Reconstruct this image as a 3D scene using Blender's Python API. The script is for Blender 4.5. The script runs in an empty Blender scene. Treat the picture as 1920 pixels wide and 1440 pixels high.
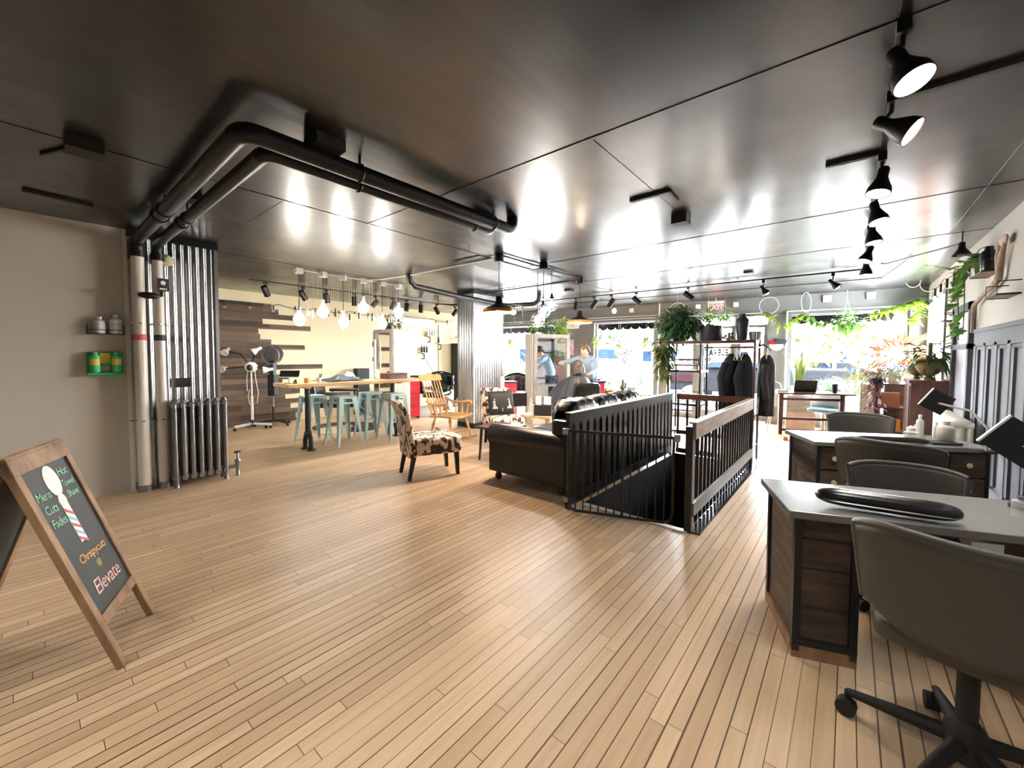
import bpy, math, random
from mathutils import Vector, Matrix, noise
random.seed(7)
PI = math.pi
sc = bpy.context.scene
COL = sc.collection
# ------------------------------------------------------------------ camera
H = 2.67
EYE = Vector((0, 0, 1.4))
FPX, PCX, PCY = 759.1, 959.3, 700.9
YAW, PITCH, ROLL = -0.6954, 0.043, -0.0036
_f = Vector((math.sin(YAW)*math.cos(PITCH), math.cos(YAW)*math.cos(PITCH), -math.sin(PITCH)))
_r = Vector((math.cos(YAW), -math.sin(YAW), 0))
_d = _f.cross(_r)
RT = _r*math.cos(ROLL)+_d*math.sin(ROLL)
DN = -_r*math.sin(ROLL)+_d*math.cos(ROLL)
cam_d = bpy.data.cameras.new('camera')
cam = bpy.data.objects.new('camera', cam_d); COL.objects.link(cam)
cam_d.sensor_fit = 'HORIZONTAL'; cam_d.sensor_width = 36
cam_d.lens = FPX/1920*36
cam_d.shift_x = (960-PCX)/1920
cam_d.shift_y = -(720-PCY)/1920
cam_d.clip_start = 0.05; cam_d.clip_end = 300
m = Matrix((RT, -DN, -_f)).transposed().to_4x4(); m.translation = EYE
cam.matrix_world = m
sc.camera = cam
# ------------------------------------------------------------------ view, sky, daylight
sc.view_settings.view_transform = 'Standard'; sc.view_settings.look = 'None'
sc.view_settings.exposure = 1.5; sc.view_settings.gamma = 1.0
sc.view_settings.use_curve_mapping = False
W = bpy.data.worlds.new('daylight'); sc.world = W; W.use_nodes = True
bg = W.node_tree.nodes['Background']; bg.inputs[0].default_value = (0.93, 0.97, 1.0, 1); bg.inputs[1].default_value = 38.0
sun_d = bpy.data.lights.new('sun', 'SUN'); sun_d.energy = 9; sun_d.angle = 0.03; sun_d.color = (1, .97, .92)
sun = bpy.data.objects.new('sun', sun_d); COL.objects.link(sun)
sun.rotation_euler = Vector((-0.25, -0.75, -1.25)).to_track_quat('-Z', 'Y').to_euler()

# ------------------------------------------------------------------ placing helpers: where a measured point stands in the room
def ray(px, py): return RT*((px-PCX)/FPX)+DN*((py-PCY)/FPX)+_f
def G(px, py, z=0.0):
    d = ray(px, py); return EYE+d*((z-EYE.z)/d.z)
def atX(px, py, x):
    d = ray(px, py); return EYE+d*(x/d.x)
def atY(px, py, y):
    d = ray(px, py); return EYE+d*(y/d.y)
def atD(px, py, k): return EYE+ray(px, py)*k
def hz(py, x, y):            # height above the floor point (x, y) seen on row py
    p = Vector((x, y, 0))-EYE
    t = (py-PCY)/FPX
    # (p+z*k).DN = t*(p+z*k).f
    return (t*p.dot(_f)-p.dot(DN))/(DN.z-t*_f.z)
FA, FB = Vector((-9.2, 9.0, 0)), Vector((1.04, 10.3, 0))
FDIR = (FB-FA).normalized(); FN = Vector((FDIR.y, -FDIR.x, 0))      # FN looks into the room
FANG = math.atan2(FDIR.y, FDIR.x)
def onF(px, py, off=0.0):
    d = ray(px, py); q = FA+FN*off
    return EYE+d*((q-EYE).dot(FN)/d.dot(FN))
def sF(px, py=690, off=0.0): return (onF(px, py, off)-FA).dot(FDIR)

# ------------------------------------------------------------------ mesh builder
class MB:
    def __init__(s): s.v = []; s.f = []; s.sm = []; s.mi = []; s.M = Matrix(); s.cm = 0
    def at(s, loc=(0, 0, 0), rz=0, rx=0, ry=0, sc=1):
        s.M = Matrix.Translation(loc) @ Matrix.Rotation(rz, 4, 'Z') @ Matrix.Rotation(ry, 4, 'Y') @ Matrix.Rotation(rx, 4, 'X') @ Matrix.Scale(sc, 4); return s
    def add(s, vs, fs, smooth=False):
        o = len(s.v)
        for p in vs: s.v.append(s.M @ Vector(p))
        for f in fs: s.f.append([o+i for i in f]); s.sm.append(smooth); s.mi.append(s.cm)
        return s
    def box(s, x0, y0, z0, x1, y1, z1):
        if x0 > x1: x0, x1 = x1, x0
        if y0 > y1: y0, y1 = y1, y0
        if z0 > z1: z0, z1 = z1, z0
        return s.add([(x0, y0, z0), (x1, y0, z0), (x1, y1, z0), (x0, y1, z0), (x0, y0, z1), (x1, y0, z1), (x1, y1, z1), (x0, y1, z1)],
              [(0, 3, 2, 1), (4, 5, 6, 7), (0, 1, 5, 4), (1, 2, 6, 5), (2, 3, 7, 6), (3, 0, 4, 7)])
    def bc(s, c, sx, sy, sz): return s.box(c[0]-sx/2, c[1]-sy/2, c[2]-sz/2, c[0]+sx/2, c[1]+sy/2, c[2]+sz/2)
    def beam(s, a, b, w, t, up=(0, 0, 1)):      # rectangular bar from a to b
        a = Vector(a); b = Vector(b); d = (b-a).normalized(); u = Vector(up)
        if abs(d.dot(u)) > .98: u = Vector((0, 1, 0))
        sd = d.cross(u).normalized(); u = sd.cross(d).normalized()
        vs = [p+sd*(i*w/2)+u*(j*t/2) for p in (a, b) for i, j in ((-1, -1), (1, -1), (1, 1), (-1, 1))]
        return s.add(vs, [(0, 1, 2, 3)[::-1], (4, 5, 6, 7), (0, 1, 5, 4), (1, 2, 6, 5), (2, 3, 7, 6), (3, 0, 4, 7)])
    def tube(s, pts, r, n=8, cap=True, closed=False):
        pts = [Vector(p) for p in pts]; k = len(pts)
        rs = r if isinstance(r, (list, tuple)) else [r]*k
        vs = []; nrm = None
        for i, p in enumerate(pts):
            if closed: d = (pts[(i+1) % k]-pts[i-1])
            else: d = (pts[min(i+1, k-1)]-pts[max(i-1, 0)])
            d.normalize()
            if nrm is None:
                nrm = d.orthogonal().normalized()
            else:
                nrm = (nrm-d*nrm.dot(d))
                nrm = nrm.normalized() if nrm.length > 1e-6 else d.orthogonal().normalized()
            b = d.cross(nrm)
            for j in range(n):
                a = 2*PI*j/n; vs.append(p+(nrm*math.cos(a)+b*math.sin(a))*rs[i])
        fs = []
        for i in range(k if closed else k-1):
            i2 = (i+1) % k
            for j in range(n):
                j2 = (j+1) % n; fs.append((i*n+j, i*n+j2, i2*n+j2, i2*n+j))
        s.add(vs, fs, True)
        if cap and not closed:
            s.add([vs[j] for j in range(n)], [tuple(range(n))[::-1]]); s.add([vs[(k-1)*n+j] for j in range(n)], [tuple(range(n))])
        return s
    def cyl(s, a, b, r, r2=None, n=12): return s.tube([a, b], [r, r if r2 is None else r2], n)
    def lathe(s, prof, c=(0, 0, 0), n=20, ax=None):
        c = Vector(c)
        Q = Matrix() if ax is None else Vector(ax).to_track_quat('Z', 'Y').to_matrix().to_4x4()
        vs = []
        for r, z in prof:
            for j in range(n):
                a = 2*PI*j/n; vs.append(c+(Q @ Vector((r*math.cos(a), r*math.sin(a), z))))
        fs = [(i*n+j, i*n+(j+1) % n, (i+1)*n+(j+1) % n, (i+1)*n+j) for i in range(len(prof)-1) for j in range(n)]
        if prof[0][0] > 1e-4: fs.append(tuple(range(n))[::-1])
        if prof[-1][0] > 1e-4: fs.append(tuple((len(prof)-1)*n+j for j in range(n)))
        return s.add(vs, fs, True)
    def sph(s, c, r, n=12, k=8):
        rx, ry, rz = (r, r, r) if not isinstance(r, (list, tuple)) else r
        vs = [(c[0]+rx*math.sin(PI*i/k)*math.cos(2*PI*j/n), c[1]+ry*math.sin(PI*i/k)*math.sin(2*PI*j/n), c[2]-rz*math.cos(PI*i/k)) for i in range(k+1) for j in range(n)]
        return s.add(vs, [(i*n+j, i*n+(j+1) % n, (i+1)*n+(j+1) % n, (i+1)*n+j) for i in range(k) for j in range(n)], True)
    def prism(s, poly, z0, z1):
        n = len(poly); ar = sum(poly[i][0]*poly[(i+1) % n][1]-poly[(i+1) % n][0]*poly[i][1] for i in range(n))
        if ar < 0: poly = poly[::-1]
        vs = [(p[0], p[1], z0) for p in poly]+[(p[0], p[1], z1) for p in poly]
        return s.add(vs, [tuple(range(n))[::-1], tuple(range(n, 2*n))]+[(i, (i+1) % n, n+(i+1) % n, n+i) for i in range(n)])
    def plate(s, pts, t):        # polygon in space thickened by vector t
        n = len(pts); t = Vector(t); pts = [Vector(p) for p in pts]
        return s.add(pts+[p+t for p in pts], [tuple(range(n))[::-1], tuple(range(n, 2*n))]+[(i, (i+1) % n, n+(i+1) % n, n+i) for i in range(n)])
    def grid(s, fn, nu, nv, smooth=True, wrap=False):
        vs = [fn(i/nu, j/nv) for i in range(nu+1) for j in range(nv+1)]
        return s.add(vs, [(i*(nv+1)+j, (i+1)*(nv+1)+j, (i+1)*(nv+1)+j+1, i*(nv+1)+j+1) for i in range(nu) for j in range(nv)], smooth)
    def leaf(s, base, d, L, w, droop=.3, up=(0, 0, 1)):
        base = Vector(base); d = Vector(d).normalized(); sd = d.cross(Vector(up))
        if sd.length < .05: sd = Vector((1, 0, 0))
        sd.normalize(); dz = Vector((0, 0, -1))
        p1 = base+d*L*.45; p2 = base+d*L+dz*droop*L
        vs = [base, p1+sd*w/2+dz*droop*L*.15, p2, p1-sd*w/2+dz*droop*L*.15, p1+dz*droop*L*.28]
        return s.add(vs, [(0, 1, 4), (1, 2, 4), (2, 3, 4), (3, 0, 4)], False)
    def build(s, name, mat, parent=None, bevel=0, subsurf=0, solid=0):
        me = bpy.data.meshes.new(name); me.from_pydata([tuple(p) for p in s.v], [], s.f)
        me.polygons.foreach_set('use_smooth', s.sm)
        mats = mat if isinstance(mat, (list, tuple)) else [mat]
        for mm in mats: me.materials.append(mm)
        if len(mats) > 1: me.polygons.foreach_set('material_index', s.mi)
        me.update()
        if any(s.sm):
            try: me.set_sharp_from_angle(angle=math.radians(50))
            except Exception: pass
        o = bpy.data.objects.new(name, me); COL.objects.link(o)
        if parent: o.parent = parent
        if solid:
            q = o.modifiers.new('solid', 'SOLIDIFY'); q.thickness = solid; q.offset = 0
        if bevel:
            q = o.modifiers.new('bevel', 'BEVEL'); q.width = bevel; q.segments = 2; q.limit_method = 'ANGLE'; q.angle_limit = .6
        if subsurf:
            q = o.modifiers.new('sub', 'SUBSURF'); q.levels = subsurf; q.render_levels = subsurf
        return o
def tag(o, label, cat, group=None, kind=None):
    o['label'] = label; o['category'] = cat
    if group: o['group'] = group
    if kind: o['kind'] = kind
    return o
def thing(name, label, cat, loc=(0, 0, 0), rz=0, group=None):
    o = bpy.data.objects.new(name, None); COL.objects.link(o); o.empty_display_size = .1
    o.location = loc; o.rotation_euler = (0, 0, rz); return tag(o, label, cat, group)
def struct(o): o['kind'] = 'structure'; return o
CH = {}
def dup(root, loc, rz=None, label=None, group=None, scale=None):
    r = root.copy(); COL.objects.link(r); r.location = loc
    if rz is not None: r.rotation_euler = (0, 0, rz)
    if scale: r.scale = (scale, scale, scale) if not isinstance(scale, tuple) else scale
    if label: r['label'] = label
    if group: r['group'] = group
    def rec(src, dst):
        for ch in list(src.children):
            c = ch.copy(); COL.objects.link(c); c.parent = dst; rec(ch, c)
    rec(root, r)
    return r
def text(body, size, mat, name='lettering', parent=None, M=None, ext=.0015, shear=0, align='CENTER', space=1, bold=0):
    cu = bpy.data.curves.new(name, 'FONT'); cu.body = body; cu.size = size; cu.extrude = ext; cu.shear = shear
    cu.align_x = align; cu.space_character = space; cu.offset = bold; cu.resolution_u = 2
    t = bpy.data.objects.new(name, cu); COL.objects.link(t)
    dg = bpy.context.evaluated_depsgraph_get(); me = bpy.data.meshes.new_from_object(t.evaluated_get(dg))
    COL.objects.unlink(t); bpy.data.objects.remove(t)
    o = bpy.data.objects.new(name, me); me.name = name; me.materials.clear(); me.materials.append(mat); COL.objects.link(o)
    if M is not None: me.transform(M)
    if parent: o.parent = parent
    return o

# ------------------------------------------------------------------ materials
def mat(name, col, rough=.5, metal=0, var=0, vs=(8, 8, 8), bump=0, bs=None, spec=.5, emit=0, ecol=None, coat=0, trans=0, alpha=1, coord='Object', ior=1.45, detail=4):
    mt = bpy.data.materials.new(name); mt.use_nodes = True; nt = mt.node_tree; b = nt.nodes['Principled BSDF']
    b.inputs['Base Color'].default_value = (*col, 1); b.inputs['Roughness'].default_value = rough; b.inputs['Metallic'].default_value = metal
    b.inputs['Specular IOR Level'].default_value = spec; b.inputs['Coat Weight'].default_value = coat
    b.inputs['Transmission Weight'].default_value = trans; b.inputs['IOR'].default_value = ior; b.inputs['Alpha'].default_value = alpha
    if emit: b.inputs['Emission Color'].default_value = (*(ecol or col), 1); b.inputs['Emission Strength'].default_value = emit
    if var or bump:
        tc = nt.nodes.new('ShaderNodeTexCoord'); mp = nt.nodes.new('ShaderNodeMapping'); mp.inputs['Scale'].default_value = vs
        nt.links.new(tc.outputs[coord], mp.inputs[0]); nz = nt.nodes.new('ShaderNodeTexNoise'); nz.inputs['Scale'].default_value = 1; nz.inputs['Detail'].default_value = detail
        nt.links.new(mp.outputs[0], nz.inputs['Vector'])
        if var:
            rp = nt.nodes.new('ShaderNodeValToRGB'); rp.color_ramp.elements[0].position = .3; rp.color_ramp.elements[1].position = .7
            rp.color_ramp.elements[0].color = (*[c*(1-var) for c in col], 1); rp.color_ramp.elements[1].color = (*[min(1, c*(1+var)) for c in col], 1)
            nt.links.new(nz.outputs[0], rp.inputs[0]); nt.links.new(rp.outputs[0], b.inputs['Base Color'])
        if bump:
            bp = nt.nodes.new('ShaderNodeBump'); bp.inputs['Strength'].default_value = bump; bp.inputs['Distance'].default_value = .01
            if bs:
                mp2 = nt.nodes.new('ShaderNodeMapping'); mp2.inputs['Scale'].default_value = bs; nt.links.new(tc.outputs[coord], mp2.inputs[0])
                n2 = nt.nodes.new('ShaderNodeTexNoise'); n2.inputs['Scale'].default_value = 1; nt.links.new(mp2.outputs[0], n2.inputs['Vector']); nt.links.new(n2.outputs[0], bp.inputs['Height'])
            else: nt.links.new(nz.outputs[0], bp.inputs['Height'])
            nt.links.new(bp.outputs[0], b.inputs['Normal'])
    return mt
def planks(name, c1, c2, gap, length, width, rot, rough=.4, bump=.15, gaps=.004):
    mt = bpy.data.materials.new(name); mt.use_nodes = True; nt = mt.node_tree; N = nt.nodes; K = nt.links; b = N['Principled BSDF']
    def mth(op, a, c=None):
        n = N.new('ShaderNodeMath'); n.operation = op
        for i, q in enumerate((a, c)):
            if q is None: continue
            if isinstance(q, (int, float)): n.inputs[i].default_value = q
            else: K.new(q, n.inputs[i])
        return n.outputs[0]
    tc = N.new('ShaderNodeTexCoord'); mp = N.new('ShaderNodeMapping'); mp.inputs['Rotation'].default_value = rot; K.new(tc.outputs['Object'], mp.inputs[0])
    sx = N.new('ShaderNodeSeparateXYZ'); K.new(mp.outputs[0], sx.inputs[0])
    yr = mth('DIVIDE', sx.outputs[1], width); row = mth('FLOOR', yr); fy = mth('SUBTRACT', yr, row)
    w1 = N.new('ShaderNodeTexWhiteNoise'); w1.noise_dimensions = '1D'; K.new(row, w1.inputs['W'])
    xr = mth('ADD', mth('DIVIDE', sx.outputs[0], length), mth('MULTIPLY', w1.outputs['Value'], 13.7)); colm = mth('FLOOR', xr); fx = mth('SUBTRACT', xr, colm)
    cb = N.new('ShaderNodeCombineXYZ'); K.new(row, cb.inputs[0]); K.new(colm, cb.inputs[1]); w2 = N.new('ShaderNodeTexWhiteNoise'); K.new(cb.outputs[0], w2.inputs['Vector'])
    mc = N.new('ShaderNodeMix'); mc.data_type = 'RGBA'; K.new(w2.outputs['Value'], mc.inputs[0]); mc.inputs[6].default_value = (*c1, 1); mc.inputs[7].default_value = (*c2, 1)
    m2 = N.new('ShaderNodeMapping'); m2.inputs['Scale'].default_value = (1.6, 38, 38); K.new(mp.outputs[0], m2.inputs[0])
    va = N.new('ShaderNodeVectorMath'); K.new(m2.outputs[0], va.inputs[0]); K.new(w2.outputs['Color'], va.inputs[1])
    nz = N.new('ShaderNodeTexNoise'); nz.inputs['Scale'].default_value = 1; nz.inputs['Detail'].default_value = 5; K.new(va.outputs[0], nz.inputs['Vector'])
    rp = N.new('ShaderNodeValToRGB'); rp.color_ramp.elements[0].position = .25; rp.color_ramp.elements[0].color = (.74, .71, .66, 1); rp.color_ramp.elements[1].position = .65; rp.color_ramp.elements[1].color = (1, 1, 1, 1); K.new(nz.outputs[0], rp.inputs[0])
    mx = N.new('ShaderNodeMix'); mx.data_type = 'RGBA'; mx.blend_type = 'MULTIPLY'; mx.inputs[0].default_value = .7; K.new(mc.outputs[2], mx.inputs[6]); K.new(rp.outputs[0], mx.inputs[7])
    n3 = N.new('ShaderNodeTexNoise'); n3.inputs['Scale'].default_value = .8; n3.inputs['Detail'].default_value = 3; K.new(tc.outputs['Object'], n3.inputs['Vector'])
    r3 = N.new('ShaderNodeValToRGB'); r3.color_ramp.elements[0].position = .35; r3.color_ramp.elements[0].color = (.86, .84, .82, 1); r3.color_ramp.elements[1].position = .6; r3.color_ramp.elements[1].color = (1, 1, 1, 1); K.new(n3.outputs[0], r3.inputs[0])
    my = N.new('ShaderNodeMix'); my.data_type = 'RGBA'; my.blend_type = 'MULTIPLY'; my.inputs[0].default_value = .8; K.new(mx.outputs[2], my.inputs[6]); K.new(r3.outputs[0], my.inputs[7])
    ey = mth('MULTIPLY', mth('MINIMUM', fy, mth('SUBTRACT', 1.0, fy)), width); ex = mth('MULTIPLY', mth('MINIMUM', fx, mth('SUBTRACT', 1.0, fx)), length)
    # gap width varies from board to board
    gw = mth('MULTIPLY', mth('ADD', mth('MULTIPLY', w1.outputs['Value'], 1.2), .35), gaps)
    g = mth('MAXIMUM', mth('LESS_THAN', ey, gw), mth('LESS_THAN', ex, gaps*.5))
    mg = N.new('ShaderNodeMix'); mg.data_type = 'RGBA'; K.new(g, mg.inputs[0]); K.new(my.outputs[2], mg.inputs[6]); mg.inputs[7].default_value = (*gap, 1); K.new(mg.outputs[2], b.inputs['Base Color'])
    bp = N.new('ShaderNodeBump'); bp.inputs['Strength'].default_value = bump; bp.inputs['Distance'].default_value = .003; bp.invert = True; K.new(g, bp.inputs['Height']); K.new(bp.outputs[0], b.inputs['Normal'])
    b.inputs['Roughness'].default_value = rough
    return mt
M_floor = planks('floor_oak', (.56, .40, .25), (.74, .56, .37), (.09, .055, .03), 1.1, .062, (0, 0, PI/2), .40, .35, .0026)
M_cladding = planks('reclaimed_plank', (.045, .028, .020), (.20, .135, .09), (.012, .008, .006), .9, .104, (PI/2, PI/2, 0), .7, .3, .002)
def ceiling_mat():
    mt = mat('glossy_black_paint', (.007, .007, .007), .27, bump=.35, vs=(2.2, .5, 1), bs=(9, 1.3, 1), spec=.5, coat=.7)
    nt = mt.node_tree; b = nt.nodes['Principled BSDF']; tc = nt.nodes.new('ShaderNodeTexCoord'); nz = nt.nodes.new('ShaderNodeTexNoise'); nz.inputs['Scale'].default_value = 1.7; nz.inputs['Detail'].default_value = 5
    nt.links.new(tc.outputs['Object'], nz.inputs['Vector']); mr = nt.nodes.new('ShaderNodeMapRange'); mr.inputs[1].default_value = .3; mr.inputs[2].default_value = .7; mr.inputs[3].default_value = .30; mr.inputs[4].default_value = .46
    nt.links.new(nz.outputs[0], mr.inputs[0]); nt.links.new(mr.outputs[0], b.inputs['Roughness'])
    b.inputs['Coat Roughness'].default_value = .2
    return mt
M_ceil = ceiling_mat()
M_wall_l = mat('pale_grey_wall_paint', (.56, .53, .48), .7, var=.05, vs=(.8, .8, .8), bump=.03, bs=(40, 40, 40))
M_cream = mat('cream_wall_paint', (.78, .69, .47), .7, var=.04, vs=(.6, .6, .6))
M_wall_r = mat('off_white_wall_paint', (.50, .49, .45), .7, var=.05, vs=(1, 1, 1))
M_dkwall = mat('dark_wall', (.10, .10, .10), .7)
M_grey = mat('grey_trim_paint', (.17, .18, .18), .45)
M_wains = mat('blue_grey_panel_paint', (.20, .22, .25), .8, spec=.15, var=.05, vs=(4, 4, 1))
M_wains_s = mat('slate_and_shade_paint', (.07, .075, .10), .7)
M_galv = mat('galvanised_steel', (.62, .64, .66), .26, 1, var=.25, vs=(3, 3, 1.2), bump=.04, bs=(6, 6, 2))
M_black = mat('black_metal', (.012, .012, .013), .38, .3)
M_blackm = mat('matt_black', (.015, .015, .016), .6)
M_iron = mat('dark_iron', (.04, .045, .05), .45, .6)
M_white = mat('white_enamel', (.8, .8, .78), .35)
M_wpipe = mat('white_painted_pipe', (.72, .70, .64), .35)
M_chrome = mat('chrome', (.8, .8, .8), .12, 1)
M_silver = mat('silver_paint', (.30, .30, .31), .33, .85, var=.12, vs=(5, 5, 5))
M_leather = mat('black_leather', (.011, .012, .014), .34, bump=.25, vs=(14, 14, 14), spec=.6)
M_vinyl = mat('black_vinyl', (.012, .012, .014), .22, spec=.7)
M_gleather = mat('charcoal_leatherette', (.07, .068, .062), .5, bump=.15, vs=(160, 160, 160))
M_teal = mat('pale_blue_metal', (.42, .60, .63), .4, var=.1, vs=(9, 9, 9))
M_oak = mat('golden_wood', (.62, .36, .13), .4, var=.18, vs=(4, 4, 30))
M_slab = mat('live_edge_wood', (.62, .42, .23), .35, var=.3, vs=(12, 2, 6))
M_rustic = mat('rustic_wood', (.30, .19, .11), .65, var=.4, vs=(14, 14, 4), bump=.2)
M_dkwood = mat('dark_weathered_wood', (.085, .062, .048), .6, var=.45, vs=(5, 5, 26), bump=.2)
M_brown = mat('dark_brown_wood', (.09, .035, .025), .4, var=.3, vs=(20, 20, 4))
M_railwood = mat('pale_worn_rail_wood', (.32, .27, .22), .5, var=.2, vs=(20, 4, 20))
M_steelrail = mat('black_painted_rail', (.022, .024, .026), .32, .2, spec=.6)
M_board = mat('chalkboard', (.035, .042, .045), .6, var=.1, vs=(3, 3, 3))
def chalk(n, c): return mat(n, c, .8, emit=0)
M_chg = chalk('green_chalk', (.32, .62, .42)); M_chp = chalk('pink_chalk', (.78, .50, .46)); M_cho = chalk('orange_chalk', (.8, .45, .22)); M_chw = chalk('white_chalk', (.85, .86, .86)); M_chy = chalk('yellow_chalk', (.75, .65, .3))
M_chr = chalk('red_chalk', (.65, .16, .2)); M_chb = chalk('blue_chalk', (.35, .62, .78))
M_red = mat('red_lacquer', (.62, .03, .05), .3)
M_green = mat('green_plastic', (.03, .42, .13), .35); M_green2 = mat('light_green_plastic', (.08, .6, .22), .3)
M_yellow = mat('yellow_label', (.8, .62, .12), .5); M_cream2 = mat('ivory_plastic', (.72, .68, .42), .4)
M_paper = mat('paper', (.82, .82, .8), .7); M_ink = mat('ink', (.03, .03, .05), .6); M_pink = mat('pink_print', (.8, .3, .55), .6)
M_screen = mat('dark_screen', (.01, .01, .012), .12)
M_glassv = mat('clear_glass', (1, 1, 1), .02, trans=1, ior=1.45)
M_stone = mat('grey_stone', (.42, .42, .41), .7, var=.1)
M_terra = mat('terracotta', (.42, .18, .1), .7); M_potg = mat('grey_planter', (.35, .36, .38), .6); M_potw = mat('white_planter', (.75, .74, .70), .5); M_potd = mat('dark_planter', (.03, .035, .045), .5)
M_soil = mat('soil', (.05, .03, .02), .9)
def leafmat(n, c, var=.35):
    mt = mat(n, c, .45, var=var, vs=(9, 9, 9)); b = mt.node_tree.nodes['Principled BSDF']
    nt = mt.node_tree; tr = nt.nodes.new('ShaderNodeBsdfTranslucent'); tr.inputs[0].default_value = (min(1, c[0]*2.2), min(1, c[1]*1.8), c[2]*.8, 1)
    mx = nt.nodes.new('ShaderNodeMixShader'); mx.inputs[0].default_value = .16; out = nt.nodes['Material Output']
    nt.links.new(b.outputs[0], mx.inputs[1]); nt.links.new(tr.outputs[0], mx.inputs[2]); nt.links.new(mx.outputs[0], out.inputs[0]); return mt
M_leaf = leafmat('leaf_green', (.10, .24, .05)); M_leafd = leafmat('dark_leaf', (.04, .11, .05)); M_leafl = leafmat('lime_leaf', (.17, .28, .04)); M_leafb = leafmat('blue_green_leaf', (.16, .30, .20)); M_leafp = leafmat('purple_leaf', (.20, .11, .15)); M_leafr = leafmat('reddish_leaf', (.26, .10, .055)); M_leafo = leafmat('olive_leaf', (.09, .12, .04))
M_flower = mat('pink_flower', (.75, .35, .65), .6); M_flowerv = mat('violet_flower', (.45, .4, .7), .6)
M_hairg = mat('grey_brown_hair', (.045, .038, .034), .55, bump=.6, vs=(60, 60, 12)); M_hairc = mat('curly_brown_hair', (.12, .085, .065), .6, bump=.8, vs=(50, 50, 50))
M_skin = mat('skin', (.68, .42, .32), .5); M_shirt = mat('blue_grey_shirt', (.25, .36, .50), .8, bump=.4, vs=(6, 6, 20)); M_cape = mat('dark_cape_fabric', (.035, .045, .06), .45, bump=.4, vs=(5, 5, 12)); M_coat = mat('navy_coat_fabric', (.012, .014, .022), .8, bump=.3, vs=(8, 8, 8)); M_pants = mat('dark_trousers', (.03, .035, .05), .8)
M_brass = mat('copper_inner', (.85, .42, .14), .3, .6)
M_brass2 = mat('brass', (.6, .45, .2), .3, 1)
M_tape = mat('black_tape', (.02, .02, .022), .5)
def cow():
    mt = bpy.data.materials.new('cow_print_fabric'); mt.use_nodes = True; nt = mt.node_tree; N = nt.nodes; K = nt.links; b = N['Principled BSDF']
    tc = N.new('ShaderNodeTexCoord'); mp = N.new('ShaderNodeMapping'); mp.inputs['Scale'].default_value = (15, 15, 10); K.new(tc.outputs['Object'], mp.inputs[0])
    nz = N.new('ShaderNodeTexNoise'); nz.inputs['Scale'].default_value = 1; nz.inputs['Detail'].default_value = 2.5; nz.inputs['Distortion'].default_value = .6; K.new(mp.outputs[0], nz.inputs['Vector'])
    rp = N.new('ShaderNodeValToRGB'); rp.color_ramp.elements[0].position = .515; rp.color_ramp.elements[0].color = (.80, .66, .56, 1); rp.color_ramp.elements[1].position = .535; rp.color_ramp.elements[1].color = (.07, .03, .02, 1)
    K.new(nz.outputs[0], rp.inputs[0]); K.new(rp.outputs[0], b.inputs['Base Color']); b.inputs['Roughness'].default_value = .75; return mt
M_cow = cow()
def glassmat():
    mt = bpy.data.materials.new('window_glass'); mt.use_nodes = True; nt = mt.node_tree; nt.nodes.clear(); out = nt.nodes.new('ShaderNodeOutputMaterial'); t = nt.nodes.new('ShaderNodeBsdfTransparent'); g = nt.nodes.new('ShaderNodeBsdfGlossy'); g.inputs['Roughness'].default_value = .02
    mx = nt.nodes.new('ShaderNodeMixShader'); mx.inputs[0].default_value = .05; nt.links.new(t.outputs[0], mx.inputs[1]); nt.links.new(g.outputs[0], mx.inputs[2]); nt.links.new(mx.outputs[0], out.inputs[0]); return mt
M_glass = glassmat()
M_jar = mat('jar_glass', (.9, .93, .92), .05, alpha=.25)
M_mirror = mat('mirror_silver', (.9, .9, .9), .01, 1)
M_bulb = mat('warm_bulb', (1, .9, .75), .3, emit=14, ecol=(1, .88, .7)); M_bulbw = mat('white_bulb', (1, 1, 1), .3, emit=18, ecol=(1, .97, .92)); M_edison = mat('amber_filament_bulb', (1, .7, .35), .3, emit=20, ecol=(1, .62, .28))
M_facet = mat('faceted_bulb_glass', (.75, .72, .8), .08, emit=.45, ecol=(1, .97, .95), spec=1)
M_lens = mat('lit_lamp_face', (1, 1, 1), .3, emit=16, ecol=(1, .95, .86))
M_exit = mat('lit_red_sign', (.9, .1, .1), .4, emit=1.6, ecol=(1, .15, .15))

# ================================================================== THE SETTING
XL, XR, XB, YB, YC = -5.67, 1.04, -9.2, -2.6, 1.30
HX0, HX1, HY0, HY1 = -1.92, -0.95, 3.37, 6.02      # stairwell opening
b = MB()
for r in ((-9.4, YB-.2, HX0, 10.6), (HX1, YB-.2, 1.3, 10.6), (HX0, YB-.2, HX1, HY0), (HX0, HY1, HX1, 10.6)): b.box(r[0], r[1], -.2, r[2], r[3], 0)
floor = struct(b.build('floor', M_floor))
b = MB(); b.box(HX0-.05, HY0-.06, -2.6, HX0, HY1+.05, -.2); b.box(HX1, HY0-.06, -2.6, HX1+.05, HY1+.05, -.2); b.box(HX0-.05, HY1, -2.6, HX1+.05, HY1+.05, -.2); b.box(HX0-.05, HY0-.06, -2.6, HX1+.05, HY0, -.2); b.box(HX0-.05, HY0-.06, -2.65, HX1+.05, HY1+.9, -2.6)
struct(b.build('wall_stairwell', M_blackm))
b = MB(); b.box(HX0, HY0, -.2, HX0+.012, HY1, .004); b.box(HX1-.012, HY0, -.2, HX1, HY1, .004); b.box(HX0, HY1-.012, -.2, HX1, HY1, .004); b.box(HX0, HY0, -.2, HX1, HY0+.012, -.002); struct(b.build('trim_7', M_blackm))
b = MB()
for k in range(11): b.box(HX0+.02, HY0+.02+k*.24, -.2*(k+1)-.03, HX1-.02, HY0+.02+(k+1)*.24+.02, -.2*(k+1)); b.box(HX0+.02, HY0+.02+k*.24, -.2*(k+1)-.03, HX1-.02, HY0+.035+k*.24, -.2*k-.02)
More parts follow.
